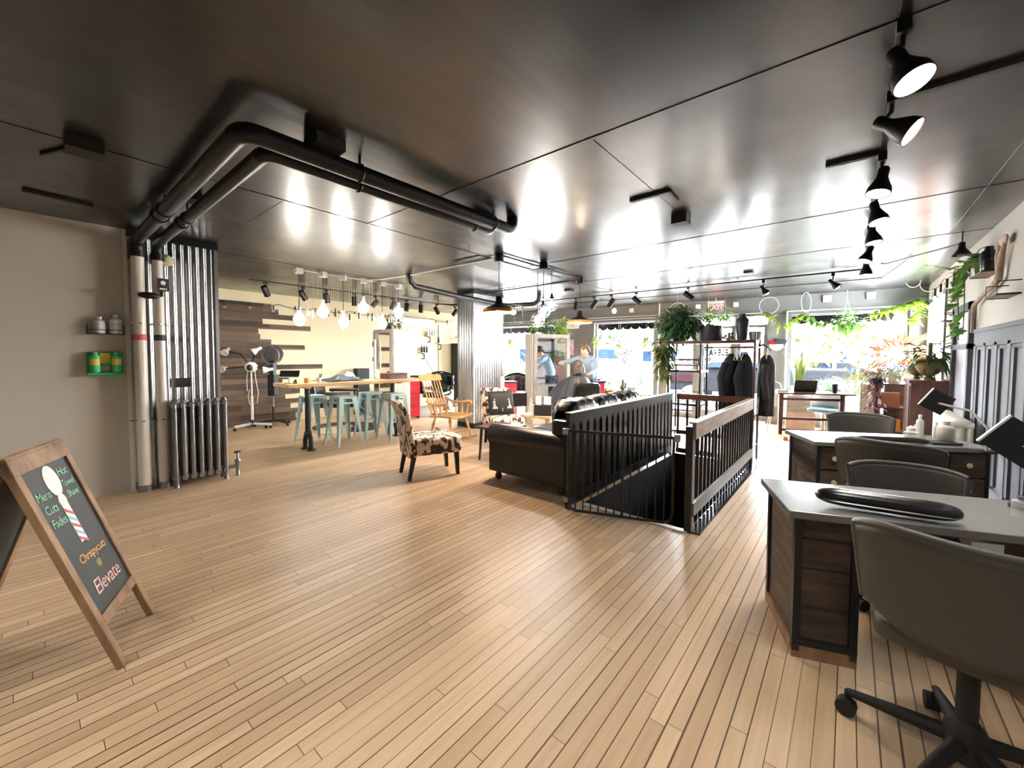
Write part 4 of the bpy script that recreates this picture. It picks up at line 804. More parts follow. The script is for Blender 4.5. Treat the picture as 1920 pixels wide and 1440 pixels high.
def sofa():
    t = thing('leather_sofa', 'black leather three seat sofa backed against the stair railing', 'sofa', (-2.62, 4.45, 0)); L = 1.09; X0, X1 = -.52, .50
    b = MB(); b.box(X0+.05, -L+.02, .10, X1-.02, L-.02, .36); b.build('frame', M_leather, t, bevel=.02)
    for s in (-1, 1):
        b = MB(); y = s*(L-.11); b.box(X0, y-.11, .10, X1, y+.11, .50); b.tube([(X0-.02, y, .50), (X0, y, .50), (X1, y, .50)], .125, 20); b.build('arm', M_leather, t, bevel=.01)
    b = MB(); b.box(X1-.2, -L+.05, .1, X1, L-.05, .76); b.build('back', M_leather, t, bevel=.03)
    w = (2*L-.44)/3
    for k in range(3):
        y0 = -L+.22+k*w
        b = MB(); rbox(b, X0-.02, y0+.005, .33, X1-.18, y0+w-.005, .50, puff=-.1); b.build('seat_cushion', M_leather, t)
        b = MB(); yc = y0+w/2
        def fn(u, v, y0=y0):
            th = 2*PI*u; e = .55
            def se(c): return math.copysign(abs(c)**e, c)
            yy = y0-.02+(w+.04)*v; sh = (max(0, 1-abs(2*v-1)**5))**.5
            wr = .012*math.sin(26*v+3*math.sin(th))*max(0, math.sin(th*.5))+.006*math.sin(61*v+th*4)
            r1 = (.155+wr)*(.55+.45*sh); r2 = (.27+wr)*(.6+.4*sh); return (X1-.17+r1*se(math.cos(th)), yy, .67+r2*se(math.sin(th)))
        b.grid(fn, 28, 26); b.build('back_cushion', M_leather, t)
    for x in (X0+.08, X1-.08):
        for y in (-L+.08, L-.08): b = MB(); b.lathe([(.025, 0), (.035, .015), (.04, .04), (.028, .07), (.035, .1)], (x, y, 0), 14); b.build('bun_foot', M_brown, t)
sofa()
def cow_chair(label, loc, rz):
    t = thing('slipper_chair', label, 'chair', loc, rz, 'cow print slipper chairs'); b = MB(); rbox(b, -.26, -.26, .27, .32, .26, .47, puff=-.12); b.build('seat', M_cow, t)
    b = MB(); N_ = 14; pr = []
    front = [(-.16+.0*u, 0) for u in (0,)]
    def bk(u, v):
        z = .26+.62*v; xb = -.27-.10*v**1.4-.05*max(0, v-.75)*3; th = .05-.02*v
        a = 2*PI*u; c_, s_ = math.cos(a), math.sin(a); e = .4; se = lambda c: math.copysign(abs(c)**e, c)
        edge = 1 if v < .97 else .6
        return (xb+th*se(c_)*edge, (.255-.015*(1-v))*se(s_)*(1 if v < .96 else .96), z)
    b.grid(bk, 24, 14); b.add([bk(j/24, 1) for j in range(24)], [tuple(range(24))]); b.build('backrest', M_cow, t)
    for x, y, k in ((.25, .19, .02), (.25, -.19, .02), (-.25, .19, -.06), (-.25, -.19, -.06)):
        b = MB(); a0, a1 = .025, .017; b.add([(x-a0, y-a0, .3), (x+a0, y-a0, .3), (x+a0, y+a0, .3), (x-a0, y+a0, .3), (x+k-a1, y-a1, 0), (x+k+a1, y-a1, 0), (x+k+a1, y+a1, 0), (x+k-a1, y+a1, 0)], [(0, 1, 2, 3), (7, 6, 5, 4), (0, 4, 5, 1), (1, 5, 6, 2), (2, 6, 7, 3), (3, 7, 4, 0)]); b.build('leg', M_blackm, t)
    return t
cow_chair('brown and cream cow print slipper chair alone on the open floor', (-3.82, 3.07, 0), math.radians(69))
cow_chair('cow print slipper chair holding a dark printed pillow, behind the sofa arm', (-4.16, 4.78, 0), math.radians(-28))
t = thing('throw_pillow', 'dark pillow with three pale yoga figures on the far cow print chair', 'pillow', (-4.25, 4.83, .66), math.radians(-28)); b = MB().at((0, 0, 0), ry=-.25)
b.grid(lambda u, v: (.055*math.cos(2*PI*u)*(1-abs(2*v-1)**3)**.5, (.21)*math.copysign(abs(math.sin(2*PI*u))**.5, math.sin(2*PI*u)), -.19+.38*v), 24, 12); b.build('cushion', M_blackm, t)
for k, yy in enumerate((-.12, 0, .12)):
    b = MB().at((.06, yy, -.04), ry=-.25); b.sph((0, 0, .10), (.004, .014, .016), 8, 6); b.plate([(0, -.02, .08), (0, .02, .08), (0, .012, .02), (0, -.012, .02)], (.004, 0, 0))
    if k == 1: b.plate([(0, -.006, .02), (0, .008, .02), (0, .006, -.09), (0, -.002, -.09)], (.004, 0, 0)); b.plate([(0, -.035, -.01), (0, 0, .02), (0, 0, .005), (0, -.02, -.02)], (.004, 0, 0))
    else: b.plate([(0, -.045, -.045), (0, .045, -.045), (0, .02, .02), (0, -.02, .02)], (.004, 0, 0))
    b.tube([(0.002, -.02, .08), (.002, -.035, .05 if k else .02), (.002, -.01, .12 if k else 0)], .004, 4); b.build('yoga_figure', M_stone, t)

def rocker():
    t = thing('rocking_chair', 'golden wooden spindle rocking chair with curled arms', 'chair', (-5.02, 4.42, 0), .10); wd = M_oak
    b = MB()
    def seat(u, v):
        x = -.22+.50*u; y = (-.26+.52*v)*(1-.1*(1-u)); return (x, y, .40+.03*(2*abs(v-.5))**2+.02*u)
    b.grid(seat, 10, 10); b.build('seat', wd, t, solid=.035)
    def sp(a, c, r, n=7): a = Vector(a); c = Vector(c); return [a.lerp(c, i/(n-1)) for i in range(n)], [r*k for k in (.7, .8, 1.5, 1.0, .8, 1.0, .7)][:n]
    for k in range(7):
        y = -.19+.38*k/6; b = MB(); p, r = sp((-.19, y*.95, .40), (-.43, y*1.02, 1.02), .0095); 
        if k in (0, 6): r = [q*1.5 for q in r]
        b.tube(p, r, 8); b.build('back_spindle', wd, t)
    b = MB(); n = 16; top = []; bot = []
    for i in range(n+1):
        u = i/n; y = -.25+.5*u; zt = 1.10+.018*math.cos((u-.5)*4*PI) if .1 < u < .9 else 1.08; top.append((-.46-.02*math.sin(PI*u), y, zt)); bot.append((-.42-.02*math.sin(PI*u), y, .985))
    b.plate(top+bot[::-1], (.022, 0, 0)); b.build('crest_rail', wd, t)
    for s in (-1, 1):
        b = MB(); pts = [(-.29, s*.235, .66), (-.2, s*.25, .645), (-.05, s*.27, .625), (.08, s*.275, .63), (.18, s*.275, .655), (.235, s*.275, .65), (.25, s*.275, .615), (.23, s*.275, .59), (.20, s*.275, .60)]
        b.tube(pts, [.016, .019, .022, .024, .024, .022, .02, .018, .012], 8); b.build('arm', wd, t)
        for x0, x1 in ((-.06, -.1), (.07, .04), (.17, .18)): b = MB(); p, r = sp((x0, s*.235, .42), (x1, s*.272, .625), .011); b.tube(p, r, 8); b.build('arm_spindle', wd, t)
        for x0, x1 in ((-.15, -.20), (.20, .26)): b = MB(); p, r = sp((x0, s*.17, .40), (x1, s*.25, .085 if x1 > 0 else .075), .017); b.tube(p, r, 8); b.build('leg', wd, t)
        b = MB(); pts = [(x, s*.25, .022+.055*((x+.05)/.42)**2*1.4) for x in [-.55+.95*i/12 for i in range(13)]]
        for i in range(12): b.beam(pts[i], pts[i+1], .03, .035)
        b.build('rocker', wd, t)
    b = MB(); p, r = sp((.24, -.21, .2), (.24, .21, .2), .014); b.tube(p, r, 8); b.build('stretcher', wd, t)
rocker()
t = thing('side_table', 'small brown wooden side table beside the near sofa arm', 'table', (-3.62, 4.12, 0), .1); b = MB(); b.box(-.25, -.25, .43, .25, .25, .46); b.build('tabletop', M_brown, t, bevel=.004)
for x in (-.21, .21):
    for y in (-.21, .21): b = MB(); b.tube([(x, y, 0), (x*.9, y*.9, .43)], [.013, .022], 8); b.build('leg', M_brown, t)
t = thing('coffee_table', 'pale wooden coffee table in front of the sofa', 'table', (-3.86, 5.58, 0)); b = MB(); b.box(-.3, -.38, .41, .3, .38, .45); b.build('tabletop', M_slab, t, bevel=.006)
for x in (-.25, .25):
    for y in (-.34, .34): b = MB(); b.box(x-.025, y-.025, 0, x+.025, y+.025, .41); b.build('leg', M_slab, t)
t = thing('storage_box', 'dark box of papers on the coffee table behind the sofa', 'box', (-3.80, 5.36, .451), .5); b = MB(); b.box(-.14, -.11, 0, .14, .11, .17); b.build('box_body', M_blackm, t); b = MB(); b.at((0, 0, 0), rx=.12); b.box(-.11, -.06, .05, -.03, .0, .31); b.build('paper_pad', M_paper, t); b = MB(); b.at((0, 0, 0), rx=-.05); b.box(.01, .0, .05, .12, .03, .30); b.build('note_pad', M_paper, t)
t = thing('glass_vase', 'clear glass decanter on the coffee table beside the dark box', 'vase', (-4.05, 5.36, .451)); b = MB(); b.lathe([(.05, 0), (.06, .03), (.04, .12), (.018, .17), (.018, .24), (.03, .25)], n=16); b.build('body', M_jar, t)

# ================================================================== STAIR RAILINGS AND GATE
RT_ = .87
t = thing('arched_railing', 'black slatted railing with pointed arches between sofa and stairwell', 'railing', (-1.95, 4.45, 0)); y0, y1 = 3.14-4.45, 5.93-4.45
b = MB(); b.box(-.02, y0, RT_-.07, .02, y1, RT_); b.box(-.035, y0, RT_, .035, y1, RT_+.018)
n = int((y1-y0)/.131); w = (y1-y0)/n; ow = .058
for k in range(n):
    yc = y0+(k+.5)*w
    for s in (-1, 1): b.plate([(-.02, yc+s*ow/2, RT_-.07), (-.02, yc, RT_-.07), (-.02, yc+s*ow/2, RT_-.115)], (.04, 0, 0))
b.build('arched_top_rail', M_steelrail, t)
for k in range(n+1):
    ya = y0+k*w-(w-ow)/2; yb = ya+(w-ow); ya = max(ya, y0); yb = min(yb, y1); b = MB(); b.box(-.02, ya, .0 if k in (0, n) else .05, .02, yb, RT_-.07); b.build('slat', M_steelrail, t)
b = MB(); b.box(-.022, y0, .04, .022, y1, .13); b.build('bottom_rail', M_steelrail, t)
t = thing('rear_railing', 'dark railing across the far end of the stairwell below the coat rack', 'railing', (-1.43, 5.98, 0)); b = MB(); b.box(-.46, -.02, RT_-.07, .46, .02, RT_+.01); b.build('top_rail', M_brown, t); b = MB(); b.box(-.46, -.015, .30, .46, .015, .36); b.box(-.46, -.015, .03, .46, .015, .1); b.build('lower_rail', M_steelrail, t)
for k in range(8): b = MB(); x = -.44+.88*k/7; b.box(x-.014, -.014, .03, x+.014, .014, RT_-.07); b.build('baluster', M_steelrail, t)
t = thing('stair_railing', 'railing with pale wooden top board along the right of the stairwell', 'railing', (-.955, 4.6, 0)); y0, y1 = 3.36-4.6, 5.98-4.6
b = MB(); b.box(.018, y0+.02, .745, .04, y1-.12, RT_); b.box(-.02, y0+.02, RT_-.005, .045, y1-.12, RT_+.012); b.build('wooden_top_board', M_railwood, t, bevel=.004)
b = MB(); b.box(-.025, y0-.03, 0, .03, y0+.03, RT_-.02); b.build('end_post', M_steelrail, t); b = MB(); b.box(-.025, y1-.05, 0, .03, y1, RT_-.02); b.build('end_post', M_steelrail, t)
b = MB(); b.box(.015, y0, .13, .038, y1-.1, .235); b.build('bottom_board', mat('grey_board_paint', (.10, .105, .115), .35), t)
for k in range(20): b = MB(); y = y0+.10+k*.122; b.box(-.01, y-.009, .02, .012, y+.009, .86); b.build('baluster', M_steelrail, t)
b = MB(); b.box(-.955, 3.34, .001, -.86, 6.03, .012); tag(b.build('floor_edging', mat('dark_glossy_edging', (.03, .032, .036), .15, .3)), 'glossy dark metal edging strip along the right side of the stairwell', 'edging')
b = MB(); b.box(-1.9, 3.315, .001, -.955, 3.372, .010); tag(b.build('floor_edging', M_wpipe), 'worn metal nosing strip across the top of the stairs', 'edging')
t = thing('safety_gate', 'black tubular safety gate closing the top of the stairs', 'gate', (-1.90, 3.07, 0), math.atan2(.30, .83)); L = .87; r = .011; z0, z1 = .03, .74
b = MB(); pts = [(.0, 0, z1), (0, 0, z0+.07), (.02, 0, z0+.02), (.07, 0, z0), (L-.07, 0, z0), (L-.02, 0, z0+.02), (L, 0, z0+.07), (L, 0, z1)]; b.tube(pts, .012, 8); b.tube([(-.02, 0, z1), (L+.03, 0, z1)], .013, 8); b.build('gate_frame', M_steelrail, t)
for k in range(12): b = MB(); x = L*(k+1)/13; b.cyl((x, 0, z0), (x, 0, z1), .0065 if k != 6 else .011, n=8); b.build('gate_bar', M_steelrail, t)
b = MB(); b.box(L-.0, -.02, z1-.03, L+.05, .02, z1+.03); b.build('latch', M_silver, t); b = MB(); b.box(-.05, -.02, z1-.03, .0, .02, z1+.02); b.box(-.04, -.015, .10, 0, .015, .14); b.build('hinge', M_silver, t)

# ================================================================== PIPE RACK BEHIND THE STAIRS
RX0, RX1, RY0, RY1, RZ = -2.06, -.955, 6.10, 6.45, 1.63
t = thing('pipe_rack', 'tall dark pipe and wood rack behind the stairwell holding coats and plants', 'rack', (0, 0, 0))
for x in (RX0, -1.62, RX1):
    for y in (RY0, RY1): b = MB(); b.tube([(x, y, 0), (x, y, RZ+(.10 if x == RX1 else 0))], .014, 8); b.build('pipe_post', M_brown if x > -1 else M_iron, t)
b = MB(); b.box(RX0-.03, RY0-.03, RZ-.04, RX1, RY1+.03, RZ); b.build('top_shelf', M_brown, t)
b = MB(); b.box(RX0-.01, RY0-.02, 1.18, -1.6, RY1+.02, 1.21); b.build('middle_shelf', M_brown, t)
b = MB(); b.box(RX0-.01, RY0-.02, .30, -1.6, RY1+.02, .33); b.build('low_shelf', M_brown, t)
b = MB(); b.tube([(-1.62, 6.27, 1.535), (RX1, 6.27, 1.535)], .012, 8); b.build('hanging_rod', M_brown, t)
b = MB(); b.tube([(RX1, RY0, .62), (RX1, RY1, .62)], .012, 8); b.tube([(RX1, RY0, 1.535), (RX1, RY1, 1.535)], .012, 8); b.tube([(RX1, RY0, .2), (RX1, RY1, .2)], .012, 8); b.build('side_rung', M_iron, t)
b = MB(); b.tube([(RX1+.0, RY1, 1.56), (RX1+.05, RY1, 1.57), (RX1+.09, RY1, 1.54), (RX1+.09, RY1, 1.48)], .010, 8); b.build('hook', M_iron, t)
t = thing('miniature_bench', 'small wooden miniature bench on the middle shelf of the pipe rack', 'ornament', (-1.84, 6.27, 1.211)); b = MB(); b.box(-.16, -.05, .06, .16, .05, .08); b.build('seat', M_brown, t); b = MB(); b.box(-.16, .04, .14, .16, .055, .16); 
for k in range(3): b.tube([(-.1+.1*k+.035*math.cos(a), .048, .115+.025*math.sin(a)) for a in [2*PI*i/12 for i in range(12)]], .004, 4, closed=True)
b.build('back', M_iron, t); b = MB()
for x in (-.15, .15): b.box(x-.01, -.05, 0, x+.01, .05, .06)
for x in (-.17, .17): b.box(x-.008, -.05, .06, x+.008, .055, .2)
b.build('leg', M_brown, t)
t = thing('wire_lattice_box', 'wire lattice basket on the low left part of the pipe rack', 'basket', (-1.84, 6.2, .72)); b = MB()
for k in range(6): x = -.15+k*.06; b.beam((x-.06 if k else x, 0, 0), (min(x+.12, .18), 0, .18), .004, .004); b.beam((x+.06 if k < 5 else x, 0, 0), (max(x-.12, -.18), 0, .18), .004, .004)
b.beam((-.2, 0, 0), (.2, 0, 0), .006, .006); b.beam((-.2, 0, .18), (.2, 0, .18), .006, .006); b.box(-.22, -.04, -.03, .22, .18, 0); b.build('lattice', M_iron, t)
def coat(label, x, y, z, L, w, mt, rz=0, hung=True):
    t = thing('hanging_coat', label, 'coat', (x, y, z), rz, 'coats on the pipe rack'); b = MB()
    def fn(u, v):
        a = 2*PI*u; sh = min(1, (v*6)**.6) if v < .17 else 1; ww = w*(.14+.86*min(1, v*3.4)**.8)*(1+.12*v); th = .10*(.4+.6*sh)
        f = 1+.10*math.sin(a*7+v*3)*v; return (ww*math.cos(a)*f*.5*2, th*math.sin(a)*f, -.07-L*v)
    b.grid(fn, 36, 16); b.build('coat_body', mt, t)
    for s in (-1, 1): b = MB(); b.tube([(s*w*.62, 0, -.20), (s*w*1.02, .02, -.40), (s*w*1.12, -.02, -.66)], [.045, .055, .045], 10); b.build('sleeve', mt, t)
    b = MB(); b.tube([(-w*.6, 0, -.12), (0, 0, -.045), (w*.6, 0, -.12)], .006, 6); b.tube([(0, 0, -.045), (0, 0, .01), (.012, 0, .02), (.02, 0, .01)], .004, 6); b.build('hanger', M_paper, t); return t
coat('longest black coat hanging at the left of the pipe rack rod', -1.27, 6.27, 1.52, .98, .15, M_coat, PI/2-.5); coat('navy coat hanging on the rod next to the right rack posts', -1.10, 6.27, 1.52, .9, .13, M_coat, PI/2-.3)
coat('grey coat hooked on the outer right side of the pipe rack', -.86, 6.42, 1.50, .82, .10, M_blackm, PI/2)
b = MB(); b.tube([(-1.19, 6.2, 1.49), (-1.22, 6.2, 1.36), (-1.12, 6.2, 1.36), (-1.17, 6.2, 1.49)], .005, 6, closed=False); tag(b.build('empty_hanger', M_paper), 'white empty hanger on the rack rod between the coats', 'hanger')

# ------------------------------------------------------------------ plants
def foliage(name, parent, mt, n, c, rad, ls, droop=.35, hang=0, w=.55):
    b = MB(); c = Vector(c)
    for _ in range(n):
        u = Vector((random.gauss(0, 1), random.gauss(0, 1), random.gauss(0, 1))); u.normalize(); k = random.uniform(.3, 1)
        p = c+Vector((u.x*rad[0], u.y*rad[1], u.z*rad[2]))*k-Vector((0, 0, hang*random.random()**2))
        d = (u+Vector((random.uniform(-.7, .7), random.uniform(-.7, .7), random.uniform(-.5, .3)))); L = ls*random.uniform(.6, 1.3); b.leaf(p, d, L, L*w, droop)
    return b.build(name, mt, parent)
def pot(parent, mt, r, h, z=0, name='pot'):
    b = MB(); b.lathe([(r*.72, z), (r, z+h), (r*.9, z+h), (r*.88, z+h*.85), (0, z+h*.85)], n=20); return b.build(name, mt, parent)
def plant(name, label, loc, mt, pr, ph, pm, rad, n, ls, hang=0, droop=.35, group=None, lift=None, w=.55):
    t = thing(name, label, 'plant', loc, 0, group)
    if pr: pot(t, pm, pr, ph)
    foliage('foliage', t, mt, n, (0, 0, (lift if lift is not None else ph+rad[2]*.7)), rad, ls, droop, hang, w)
    b = MB()
    for k in range(5): a = k*1.3; b.tube([(0, 0, ph*.8 if pr else 0), (rad[0]*.5*math.cos(a), rad[1]*.5*math.sin(a), (ph+rad[2]))], .004, 5)
    b.build('stem', M_leafo, t); return t
plant('potted_ivy', 'huge bushy ivy spilling over the left end of the pipe rack', (-1.96, 6.27, RZ), M_leafd, .12, .16, M_potd, (.32, .26, .22), 900, .11, .12, .45)
foliage('young_leaves', bpy.data.objects['potted_ivy'], M_leafo, 260, (-.05, 0, .34), (.30, .25, .16), .10)
plant('potted_vine', 'lighter green trailing vine hanging off the left edge of the pipe rack', (-2.12, 6.05, RZ-.15), M_leafo, 0, 0, None, (.17, .14, .15), 300, .10, .45, .5, lift=.1)
t = thing('planter', 'dark ribbed planter in the middle of the pipe rack top', 'planter', (-1.53, 6.28, RZ)); b = MB(); b.lathe([(.13, 0), (.145, .02), (.145, .20), (.15, .215), (.13, .215), (.13, .19), (0, .19)], n=24); b.build('pot', M_potd, t); foliage('foliage', t, M_leafd, 60, (-.05, 0, .25), (.1, .1, .07), .09)
b = MB(); b.lathe([(.09, 0), (.10, .02), (.10, .18), (.09, .2)], (-1.31, 6.28, RZ), 20); tt = tag(b.build('terrarium_jar', M_jar), 'clear glass jar with dark stones on the pipe rack', 'jar'); b = MB()
for k in range(14): b.sph((-1.31+random.uniform(-.06, .06), 6.28+random.uniform(-.06, .06), RZ+.02+.08*random.random()), .022, 8, 6)
b.build('stones', M_iron, tt)
b = MB(); b.lathe([(.05, 0), (.055, .02), (.085, .22), (.08, .28), (.04, .33), (.045, .36), (.035, .36), (.03, .33), (0, .32)], (-1.14, 6.28, RZ), 24); tag(b.build('tall_vase', M_potd), 'tall black vase on the pipe rack above the coats', 'vase')
b = MB(); b.lathe([(.06, 0), (.08, .12), (.07, .12), (.05, .02), (0, .02)], (-1.0, 6.36, RZ), 18); tag(b.build('small_pot', M_potg), 'small grey pot at the right end of the pipe rack', 'pot')

# ================================================================== STYLING STATIONS
def mirror_frame(t, M, W_, z0, z1, wood, th=.05, fr=.07):
    for a, c in (((0, z0), (fr, z1)), ((W_-fr, z0), (W_, z1)), ((fr, z1-fr), (W_-fr, z1)), ((fr, z0), (W_-fr, z0+fr))):
        b = MB(); b.M = M; b.box(a[0], -th, a[1], c[0], 0, c[1]); b.build('frame_board', wood, t)
    b = MB(); b.M = M; b.box(fr, -.012, z0+fr, W_-fr, -.002, z1-fr); b.build('mirror', M_mirror, t)
M_frw = mat('grey_driftwood', (.33, .31, .28), .6, var=.3, vs=(16, 16, 5)); M_palew = mat('pale_wood_panel', (.62, .60, .54), .6, var=.12, vs=(20, 20, 3))
M_whiterefl = mat('white_reflection', (.85, .85, .80), .25)
# left station (mirror faces the camera side, window-side white panel paints in a mirror reflection)
t = thing('styling_station', 'wood framed mirror station reflecting the brown planks behind the bar table', 'styling station', (-7.80, 4.80, 0)); SW, SD, SZ = .66, .40, 1.95
b = MB(); b.box(0.0, .0, .0, SW, SD, SZ); b.build('carcass', M_palew, t); mirror_frame(t, Matrix(), SW, .5, SZ, M_frw)
b = MB(); b.box(SW, .02, .9, SW+.015, SD-.02, SZ-.03); 
for z in (1.05, 1.2, 1.45, 1.7): b.box(SW+.013, .02, z, SW+.018, SD-.02, z+.004)
b.build('side_panel', M_whiterefl, t)
b = MB(); b.box(0, -.3, .86, SW, 0, .9); b.build('shelf', M_galv, t)
for z in (1.28, 1.60): 
    b = MB(); b.box(-.02-.2, .05, z, 0, .1, z+.10); b.build('side_outlet_box', M_frw, t)
for z in (1.40, 1.70): b = MB(); b.box(-.2, .06, z, 0, .08, z+.20); b.build('certificate', M_paper, t)
b = MB(); b.cyl((.10, -.07, .95), (.10, -.07, 1.75), .02, n=8); b.build('tall_tube', M_white, t)
plant('trailing_plant', 'trailing green plant on the mirror station behind the bulb pendants', (-7.55, 4.95, SZ), M_leafo, .08, .1, M_potd, (.26, .14, .13), 110, .10, .28, .5)
t = thing('antler_planter', 'white branching planter on the left mirror station', 'planter', (-7.30, 4.93, SZ)); b = MB(); b.lathe([(.05, 0), (.09, .16), (.08, .16), (.04, .02), (0, .02)], n=16); b.build('pot', M_potw, t); foliage('foliage', t, M_leafo, 40, (0, 0, .2), (.1, .1, .1), .14)
# right station: mirror reflects the stylist's back
mn = Vector((.9, -.43, 0)).normalized(); mp_ = Vector((-4.66, 7.33, 0))
def onplane(px, py): d = ray(px, py); return EYE+d*((mp_-EYE).dot(mn)/d.dot(mn))
A_, B_ = onplane(999, 700), onplane(1066, 700); A_.z = B_.z = 0; ang = math.atan2((B_-A_).y, (B_-A_).x); MW = (B_-A_).length
t = thing('styling_station', 'grey wood mirror station beside the stylist, reflecting her blue back', 'styling station', A_, ang); zt = hz(626, A_.x, A_.y)
b = MB(); b.box(-.0, .0, 0, MW, .32, zt); b.build('carcass', M_palew, t); mirror_frame(t, Matrix(), MW, .45, zt, M_frw, fr=.075)
b = MB(); b.box(-.012, .0, .1, 0, .32, zt); b.build('side_panel', M_palew, t)
b = MB(); b.box(.02, -.30, .80, MW-.3, -.05, .83); b.build('shelf', M_galv, t)
St = A_.lerp(B_, .25)
def onst(u, z=0): p = A_.lerp(B_, u)-mn*.16; p.z = z; return p
plant('potted_plant', 'small lime plant in a dark pot, left on the right mirror station', onst(.1, zt), M_leafl, .055, .1, M_potd, (.14, .12, .09), 70, .09, .0); plant('potted_plant', 'dark green bushy plant on the middle of the right mirror station', onst(.5, zt), M_leafd, .06, .1, M_potg, (.18, .15, .15), 120, .10, .05); plant('potted_plant', 'bright broad leaved plant trailing off the right end of the mirror station', onst(.88, zt), M_leafl, .06, .1, M_potd, (.19, .16, .17), 120, .13, .25, .4)
# ------------------------------------------------------------------ salon chairs, carts, mats
def salon_chair(name, label, loc, rz, back_h=.9, round_=False, base='disc', mt=M_vinyl):
    t = thing(name, label, 'salon chair', loc, rz); b = MB(); rbox(b, -.26, -.26, .42, .26, .26, .56, puff=-.1); b.build('seat', mt, t)
    b = MB()
    if round_:
        def fn(u, v): a = PI*.5+PI*(.08+.84*u); return (-.04+.32*math.cos(a), .33*math.sin(a), .5+(back_h-.5)*v*(.75+.25*math.sin(PI*u)))
        b.grid(fn, 20, 6); q = b.build('backrest', mt, t, solid=.07)
        b = MB()
        for k in range(5):
            for r in range(2): a = PI*.5+PI*(.25+.5*k/4); b.sph((-.04+.28*math.cos(a), .29*math.sin(a), .62+.13*r), .016, 8, 6)
        b.build('tufting_button', M_chrome, q)
    else: b.at((-.27, 0, .5), ry=-.12); rbox(b, -.06, -.24, 0, .06, .24, back_h-.5, puff=-.1); b.build('backrest', mt, t)
    for s in (-1, 1):
        b = MB(); b.tube([(-.2, s*.29, .66), (.2, s*.29, .66)], .028, 10); a_ = b.build('armrest', mt, t); MB().tube([(-.18, s*.28, .47), (-.16, s*.29, .65)], .01, 6).build('arm_support', M_chrome, a_); MB().tube([(.15, s*.28, .47), (.17, s*.29, .65)], .01, 6).build('arm_support', M_chrome, a_)
    b = MB(); b.cyl((0, 0, .05), (0, 0, .43), .035, n=14); b.build('pump_column', M_chrome, t); b = MB(); b.lathe([(0.30, 0), (.30, .015), (.06, .05), (0, .05)], n=28); b.build('base', M_chrome, t)
    b = MB(); b.tube([(.2, -.15, .45), (.42, -.15, .18), (.42, .15, .18), (.2, .15, .45)], .012, 8); b.build('footrest', M_chrome, t); return t
salon_chair('salon_chair', 'large black salon chair behind the middle of the bar table', (-7.35, 3.75, 0), .9, .86); bpy.data.objects['salon_chair'].scale = (1.35, 1.6, 1.1)
salon_chair('salon_chair', 'black round tufted salon chair behind the rocking chair', (-8.15, 6.9, 0), -.6, 1.0, True)
salon_chair('salon_chair', 'black salon chair seen from the side, left of the rocking chair back', (-7.55, 6.25, 0), .4, .9)
salon_chair('salon_chair', 'black round tufted salon chair by the leftmost window', (-6.15, 7.55, 0), -.9, 1.0, True)
for i, (x, y, a, r, lab) in enumerate(((-7.55, 4.0, .3, .62, 'black floor mat under the bar table stools and salon chair'), (-7.95, 6.35, .2, .75, 'grey floor mat under the round tufted chair'))):
    b = MB().at((x, y, 0), a); b.prism([(r*math.cos(q)*1.1, r*math.sin(q)*.9) for q in [2*PI*k/32 for k in range(32)]], .001, .014); tag(b.build('floor_mat', (M_blackm, M_potg)[i]), lab, 'mat')
def cart(label, loc, rz, w=.3, d=.3, h=.75):
    t = thing('tool_cart', label, 'cart', loc, rz); b = MB(); b.box(-w/2, -d/2, .06, w/2, d/2, h); b.build('cabinet', M_red, t, bevel=.006); b = MB(); b.box(-w/2-.02, -d/2-.02, h, w/2+.02, d/2+.02, h+.04); b.build('top_tray', M_blackm, t)
    for k in range(4):
        z = .1+k*.155; b = MB(); b.box(w/2, -d/2+.01, z, w/2+.008, d/2-.01, z+.145); dr = b.build('drawer', M_red, t); b = MB(); b.box(w/2+.008, -.08, z+.1, w/2+.022, .08, z+.115); b.build('handle', M_silver, dr)
    for x in (-w/2+.03, w/2-.03):
        for y in (-d/2+.03, d/2-.03): b = MB(); b.sph((x, y, .03), .03); b.build('caster', M_blackm, t)
    return t
cart('red tool cart beside the middle steel column, by the leftmost window', (-5.95, 7.0, 0), -.6, .34, .32, .80); p = G(1121, 745, .5); cart('red tool cart between the stylist and the middle window', (-4.05, 7.62, 0), -.75, .26, .26, .86); cart('red tool cart left of the rocking chair behind the bar table end', (-7.55, 5.55, 0), -.5, .3, .3, .92)
t = thing('tool_trolley', 'black trolley with tools under the right mirror station', 'cart', (-5.45, 6.75, 0), -.6); b = MB(); b.box(-.2, -.15, .35, .2, .15, .62); b.build('cabinet', M_blackm, t); b = MB(); b.box(-.21, -.16, .62, .21, .16, .64); b.build('top', M_galv, t); b = MB()
for x in (-.18, .18):
    for y in (-.13, .13): b.cyl((x, y, 0), (x, y, .36), .012, n=8)
b.build('leg', M_chrome, t)
b = MB(); b.box(-5.62, 6.28, 0, -5.52, 6.38, .98); tag(b.build('white_pedestal', M_white), 'slim white upright stand between the red cart and the mirror station', 'stand')
